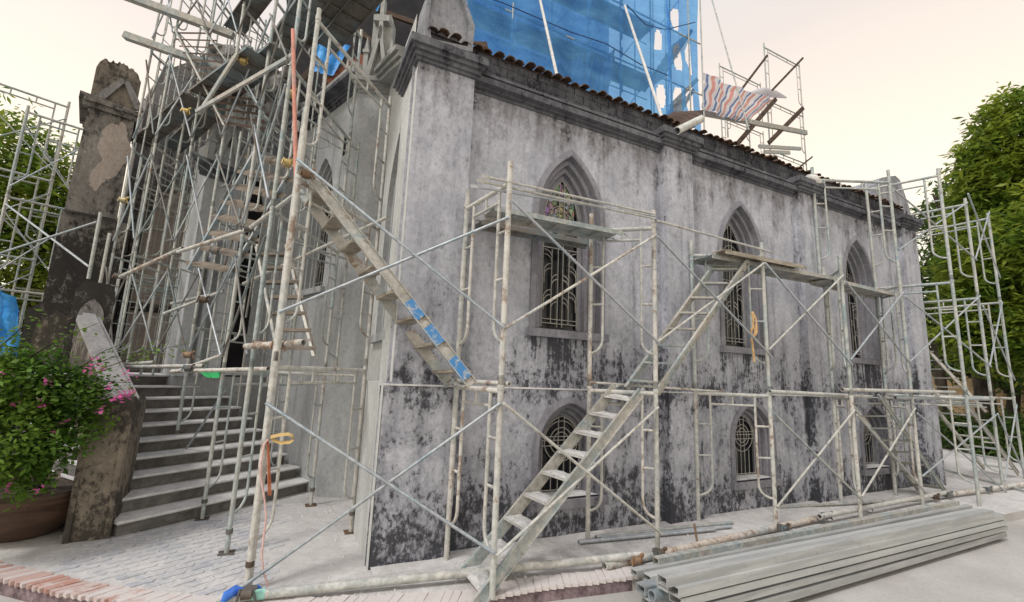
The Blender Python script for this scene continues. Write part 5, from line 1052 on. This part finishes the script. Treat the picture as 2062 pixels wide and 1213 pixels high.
for (a, b, w_, mt, lb) in (((1495, 178), (1545, 112), .07, M_DWOOD, 'upper left dark pole on the small sky tower'), ((1555, 182), (1617, 117), .07, M_DWOOD, 'upper right dark pole on the small sky tower'), ((1483, 292), (1562, 200), .14, M_DWOOD, 'long brown board slanting over the small sky tower'), ((1548, 288), (1617, 218), .14, M_DWOOD, 'lower brown board slanting at the right of the small sky tower'), ((1415, 228), (1624, 268), .16, M_PLANK, 'long pale beam lying level behind the tiles'), ((1350, 215), (1404, 160), .12, M_PLANK, 'grey plank standing slantwise at the foot of the blue net'), ((1528, 295), (1612, 300), .12, M_PLANK, 'upper short plank behind the tiles at the sky tower'), ((1540, 306), (1590, 308), .12, M_PLANK, 'lower short plank behind the tiles at the sky tower'), ((1350, 240), (1420, 225), .12, M_DWOOD, 'dark plank on the tiles by the drain pipe'), ((1612, 335), (1636, 316), .05, M_DWOOD, 'short dark stick at the right foot of the sky tower')):
    g = MB(); g.bar(P5(*a, 4.6), P5(*b, 4.6), w_*.5, w_); tag(recenter(g.build('plank', mt, None)), lb, 'plank')
g = MB(); g.prism([ony(1335, 238, 1.2), ony(1388, 268, 1.0), ony(1418, 222, 1.2), ony(1360, 225, 1.3)], (0,.05,.02)); tag(recenter(g.build('dark_board', M_DWOOD, None)), 'dark sheet board propped above the white drain pipe', 'board')
g = MB(); g.prism([ony(952, 86, .8), ony(984, 98, .8), ony(980, 84, .8), ony(955, 83, .8)], (0,.04,0)); tag(recenter(g.build('dark_board', M_DWOOD, None)), 'small dark board beside the near gablet', 'board')
# ------------------------------------------------------------------ far left scaffold
for k, (xa_, ya_, xb_, yb_, d_, lb) in enumerate(((-50, 160, 140, 205, 13.0, 'tallest'), (55, 225, 185, 262, 12.0, 'middle'), (95, 285, 200, 305, 14.0, 'rear'))):
    A_, B_ = atd(xa_, ya_, d_), atd(xb_, yb_, d_*1.0); zt_ = (A_.z+B_.z)/2; B_.z = A_.z = 0
    z = zt_
    for q in range(4 if k == 0 else 3):
        frame((A_.x, A_.y), (B_.x, B_.y), z-1.65, z, 'far left scaffold frame, %s tower, %s lift from top' % (lb, ['first', 'second', 'third', 'fourth'][q]), M_TUBE, 5); 
        if q < 3: cross((A_.x, A_.y), (B_.x, B_.y), z-1.5, z-.3, 'far left crossed brace, %s tower, tier %s from top' % (lb, ['first', 'second', 'third'][q]), M_ROD, .012)
        z -= 1.67
p0_, p1_ = atd(200, 440, 8.4), atd(180, 560, 8.4)
pipe(atd(203, 428, 8.6), atd(178, 562, 8.6), .022, M_TUBE, 'left of two upright tubes before the black pier'); pipe(atd(221, 470, 8.6), atd(196, 600, 8.6), .022, M_TUBE, 'right of two upright tubes before the black pier')
pipe(atd(196, 447, 8.6), atd(-30, 520, 11), .016, M_ROD, 'long thin tube slanting left from the black pier', 'loose_rod', False); pipe(atd(180, 538, 8.6), atd(10, 410, 12), .016, M_ROD, 'long thin tube slanting down to the black pier', 'loose_rod', False)
# ------------------------------------------------------------------ vegetation
def leaf_mesh(name, pts, mat, L, W_, parent, fold=.25, droop=.3, per=1):
    n = len(pts); rn = rng.normal(size=(n, 3)); rn[:,2] = rn[:,2]*.45 - droop; d = rn/np.linalg.norm(rn, axis=1)[:,None]
    s = np.cross(d, rng.normal(size=(n, 3))*.5+np.array([0,0,1.])); s /= np.linalg.norm(s, axis=1)[:,None]; u = np.cross(s, d)
    Ls = L*rng.uniform(.45, 1.35, (n, 1)); Ws = W_*rng.uniform(.55, 1.25, (n, 1)); P = np.array(pts)
    a = P; b = P+d*Ls*.45+s*Ws*.5-u*Ws*fold*.2; c = P+d*Ls; e = P+d*Ls*.45-s*Ws*.5-u*Ws*fold*.2
    V_ = np.stack([a, b, c, e], 1).reshape(-1, 3) - np.array(parent_loc(parent)); me = bpy.data.meshes.new(name)
    me.vertices.add(n*4); me.vertices.foreach_set('co', V_.ravel()); me.loops.add(n*4); me.loops.foreach_set('vertex_index', np.arange(n*4)); me.polygons.add(n); me.polygons.foreach_set('loop_start', np.arange(n)*4); me.polygons.foreach_set('loop_total', np.full(n, 4)); me.update(calc_edges=True); me.validate()
    me.materials.append(mat); o = bpy.data.objects.new(name, me); COL.objects.link(o); o.parent = parent; return o
def crown_pts(blobs, n, tuft, spread):
    pts = []; vol = np.array([b[1]**2 for b in blobs]); vol /= vol.sum(); idx = rng.choice(len(blobs), n, p=vol)
    for i in idx:
        c, r, sq = blobs[i]; v = rng.normal(size=3); v /= np.linalg.norm(v); rad = r*(rng.uniform(.35, 1.)**.45); q = np.array(c)+v*rad*np.array([1,1,sq])
        pts.append(q)
    pts = np.array(pts); out_ = rng.random(len(pts)) < .18; cc = np.array([blobs[i][0] for i in idx]); pts[out_] += (pts[out_]-cc[out_])*rng.uniform(.05, .32, (out_.sum(), 1)); k = np.repeat(pts, tuft, 0); return k + rng.normal(size=k.shape)*spread
def tree(name, base, H, trunk_r, blobs, n, label, group=None, mat=M_LEAF, L=.22, W_=.075, tuft=7, spread=.10):
    t_ = thing(name, label, 'tree', tuple(base), group); base = Vector(base); top = base+Vector((0,0,H))
    g = MB(); g.path([base+Vector((random.uniform(-.1,.1)*k, random.uniform(-.1,.1)*k, H*k/5)) for k in range(6)], [trunk_r*(1-.16*k) for k in range(6)], 8); g.build('trunk', M_TRUNK, t_)
    for k in range(9):
        b = blobs[k % len(blobs)]; s_ = base+Vector((0,0,H*random.uniform(.3,.8))); e_ = Vector(b[0]); m_ = s_.lerp(e_, .5)+Vector((0,0,-.3)); g = MB(); g.path([s_, m_, e_], [trunk_r*.45, trunk_r*.3, trunk_r*.1], 6); g.build('limb', M_TRUNK, t_)
    leaf_mesh('crown', crown_pts(blobs, n, tuft, spread), mat, L, W_, t_)
    return t_
def blobs_px(lst, sq=.8): return [(tuple(atd(x, y, d_)), r, sq) for x, y, d_, r in lst]
bl = blobs_px([(2050, 225, 19, .8), (2015, 250, 19, .7), (2065, 290, 19, 1.2), (2000, 310, 19, .8), (1975, 345, 19, .6), (2035, 370, 19, 1.2), (1960, 395, 19.5, .6), (1990, 430, 19, .9), (2050, 450, 19, 1.3), (1945, 450, 19, .55), (1965, 495, 19, .8), (2015, 520, 18.5, 1.1), (1935, 530, 18.5, .6), (1970, 570, 18.5, .8), (2055, 580, 18, 1.3), (1930, 600, 18.5, .6), (1985, 630, 18.5, .9), (2040, 660, 18, 1.2), (1925, 660, 18, .6), (1965, 700, 18.5, .7), (2010, 715, 18.5, .6), (2100, 300, 19, 1.6), (2110, 500, 18, 1.8), (2100, 660, 18, 1.4)])
bs = atd(1990, 885, 19.5); bs.z = 0
tree('broadleaf_tree', bs, 8.0, .28, bl, 5600, 'big bright green broad-leaved tree at the right edge behind the scaffold', L=.27, W_=.085, tuft=8, spread=.13)
bl = blobs_px([(1888, 450, 22, .7), (1872, 430, 22, .45), (1905, 500, 22, .7), (1890, 560, 21.5, .7), (1900, 620, 21.5, .7)])
bs = atd(1900, 880, 22); bs.z = 0
tree('broadleaf_tree', bs, 6.5, .18, bl, 380, 'smaller darker tree just behind the far corner of the church', mat=M_LEAFD, L=.28, W_=.09, spread=.16)
bl = blobs_px([(1930, 700, 23, 1.3), (2000, 650, 23, 1.5), (2060, 720, 22, 1.4), (1900, 650, 23, 1.2), (2080, 600, 23, 2), (1960, 570, 24, 2.0), (1890, 720, 23, .8), (2060, 480, 24, 2.4), (2000, 400, 24, 1.8)])
bs = atd(2040, 870, 23); bs.z = 0
tree('shade_tree', bs, 5.5, .22, bl, 2600, 'dark shady tree behind the big bright one', mat=M_LEAFD, L=.30, W_=.10, spread=.2)
bl = blobs_px([(20, 300, 15, 1.0), (-30, 380, 15, 1.6), (60, 350, 15, 1.0), (110, 370, 15.5, .9), (30, 430, 15, 1.4), (100, 450, 15, 1.3), (-20, 520, 15, 1.5), (70, 530, 15, 1.4), (150, 420, 16, .8), (130, 500, 15, .9), (10, 620, 15, 1.3), (90, 610, 15, 1.2), (-60, 300, 16, 1.4)])
bs = atd(40, 740, 15); bs.z = 0
tree('broadleaf_tree', bs, 6.0, .25, bl, 3000, 'green tree at the left edge behind the far left scaffold', mat=M_LEAF, L=.20, W_=.07, spread=.13)
# low shrubs and ochre wall at the back right
for k, (x, y, d_, r_) in enumerate(((1915, 840, 20, .5), (1955, 850, 19.5, .5), (2020, 855, 19, .6), (2060, 850, 18.5, .6), (1890, 845, 21, .4))):
    c = atd(x, y, d_); t_ = thing('shrub', ['dark shrub against the ochre wall, leftmost but one', 'dark shrub left of the trunk', 'dark shrub right of the trunk', 'dark shrub at the right edge', 'dark shrub close to the church corner'][k], 'shrub', (c.x, c.y, 0))
    leaf_mesh('foliage', crown_pts([((c.x, c.y, .55), r_*1.2, .9)], 260, 6, .1), M_LEAFD, .18, .06, t_)
    g = MB(); g.tube((c.x, c.y, 0), (c.x, c.y, .8), .03, 6); g.build('stem', M_TRUNK, t_)
WP0, WP1 = atd(1870, 875, 25.5), atd(2150, 905, 23); WP0.z = WP1.z = 0
bw = thing('boundary_wall', 'ochre boundary wall with brown pilasters behind the trees at the right', 'wall', tuple(WP0)); dW = (WP1-WP0).normalized(); nW = Vector((dW.y, -dW.x, 0))
WP1 = WP1 + dW*12; WP0e = WP0 - dW*10; LW = (WP1-WP0e).length
g = MB(); g.obox((WP0e+WP1)/2+Vector((0,0,1.45)), dW, nW, (0,0,1), LW/2, .12, 1.5); g.build('panel', M_OCHRE, bw)
g = MB(); g.obox((WP0e+WP1)/2+Vector((0,0,3.0)), dW, nW, (0,0,1), LW/2, .18, .06); g.build('coping', M_WOOD, bw)
k = 0
while k*1.5 < LW: g = MB(); g.obox(WP0e+dW*(k*1.5)-nW*.0+Vector((0,0,1.45)), dW, nW, (0,0,1), .16, .20, 1.49); g.build('pilaster', M_OCHRE, bw); k += 1
# left background: dark hedge mass and wall
g = MB(); a_, b_ = atd(-500, 700, 24), atd(330, 700, 24); a_.z = b_.z = 0; g.bar(a_+Vector((0,0,1.4)), b_+Vector((0,0,1.4)), .3, 2.8); tag(recenter(g.build('back_wall', M_OLD, None)), 'dark stained wall far behind the left scaffold', 'wall')
# bougainvillea in the big bowl
pc0 = atd(32, 1092, 6.15); PR = .52
pc0 = Vector((-2.16, 1.95, 0))
pot = thing('flower_pot', 'large brown glazed bowl pot at the left edge', 'pot', tuple(pc0))
prof = [(.24, 0), (.30, .03), (.42, .14), (.52, .28), (.56, .38), (.60, .42), (.60, .46), (.54, .46), (.50, .40), (.0, .38)]
g = MB(); n = 36; g.loft([[pc0+Vector((r*math.cos(2*math.pi*k/n), r*math.sin(2*math.pi*k/n), z)) for k in range(n)] for r, z in prof]); g.sm = [True]*len(g.f); g.build('bowl', M_POT, pot)
g = MB(); g.add([pc0+Vector((.52*math.cos(2*math.pi*k/n), .52*math.sin(2*math.pi*k/n), .405)) for k in range(n)], [tuple(range(n))]); g.build('soil', M_SOIL, pot)
bg = thing('bougainvillea', 'bushy green bougainvillea with a few magenta flowers growing in the brown bowl', 'plant', (pc0.x, pc0.y, .4))
for k in range(14):
    a = random.uniform(0, 6.28); s_ = pc0+Vector((.08*math.cos(a), .08*math.sin(a), .38)); e_ = atd(random.uniform(-20, 200), random.uniform(700, 900), random.uniform(5.6, 6.5)); m_ = s_.lerp(e_, .5)+Vector((0,0,.15)); g = MB(); g.path([s_, m_, e_], [.022, .014, .006], 5); g.build('stem', M_TRUNK, bg)
bb = blobs_px([(60, 790, 5.9, .34), (0, 780, 5.9, .36), (120, 810, 5.9, .32), (-50, 800, 5.9, .4), (40, 870, 5.8, .36), (120, 880, 5.8, .28), (160, 800, 5.9, .22), (30, 960, 5.8, .22), (-30, 920, 5.8, .36), (180, 770, 5.9, .16), (80, 940, 5.8, .18), (100, 745, 6.0, .2), (20, 725, 6.0, .2), (195, 850, 5.9, .1)], .9)
leaf_mesh('foliage', crown_pts([(c_, r_*.9, q_) for c_, r_, q_ in bb], 1900, 6, .045), M_BOUG, .060, .036, bg)
sp = []
for (x0, y0, x1, y1) in ((120, 760, 320, 700), (150, 750, 250, 690), (60, 720, 200, 650), (0, 700, 80, 640), (170, 790, 270, 770), (200, 745, 390, 690)):
    P_, Q_ = atd(x0, y0, 5.9), atd(x1, y1, 5.8); g = MB(); g.path([P_, P_.lerp(Q_, .5)+Vector((0,0,.04)), Q_], [.006, .004, .002], 4); g.build('shoot', M_TRUNK, bg)
    for k in range(42): sp.append(P_.lerp(Q_, random.random()**.8)+Vector([random.gauss(0, .035) for _ in range(3)]))
leaf_mesh('shoot_leaves', np.array(sp), M_BOUG, .055, .034, bg)
fl = []
for (x, y, k_, s_) in ((238, 800, 34, .022), (262, 792, 24, .022), (218, 780, 8, .02), (265, 765, 10, .03), (250, 745, 8, .03), (95, 770, 8, .02), (200, 740, 10, .02), (30, 815, 8, .015), (85, 815, 8, .02), (130, 850, 8, .015), (110, 872, 6, .015), (20, 985, 8, .02), (180, 745, 8, .02), (8, 750, 6, .02), (205, 825, 10, .015), (70, 990, 6, .02), (190, 720, 8, .015)):
    c = atd(x, y, 5.62)
    leaf_mesh('flower_cluster', np.array([c+Vector([random.gauss(0, s_) for _ in range(3)]) for q in range(k_)]), M_FLOW, .034, .030, bg)
for o in bpy.data.objects:
    if '_l' in o: del o['_l']
print('objects', len(bpy.data.objects))
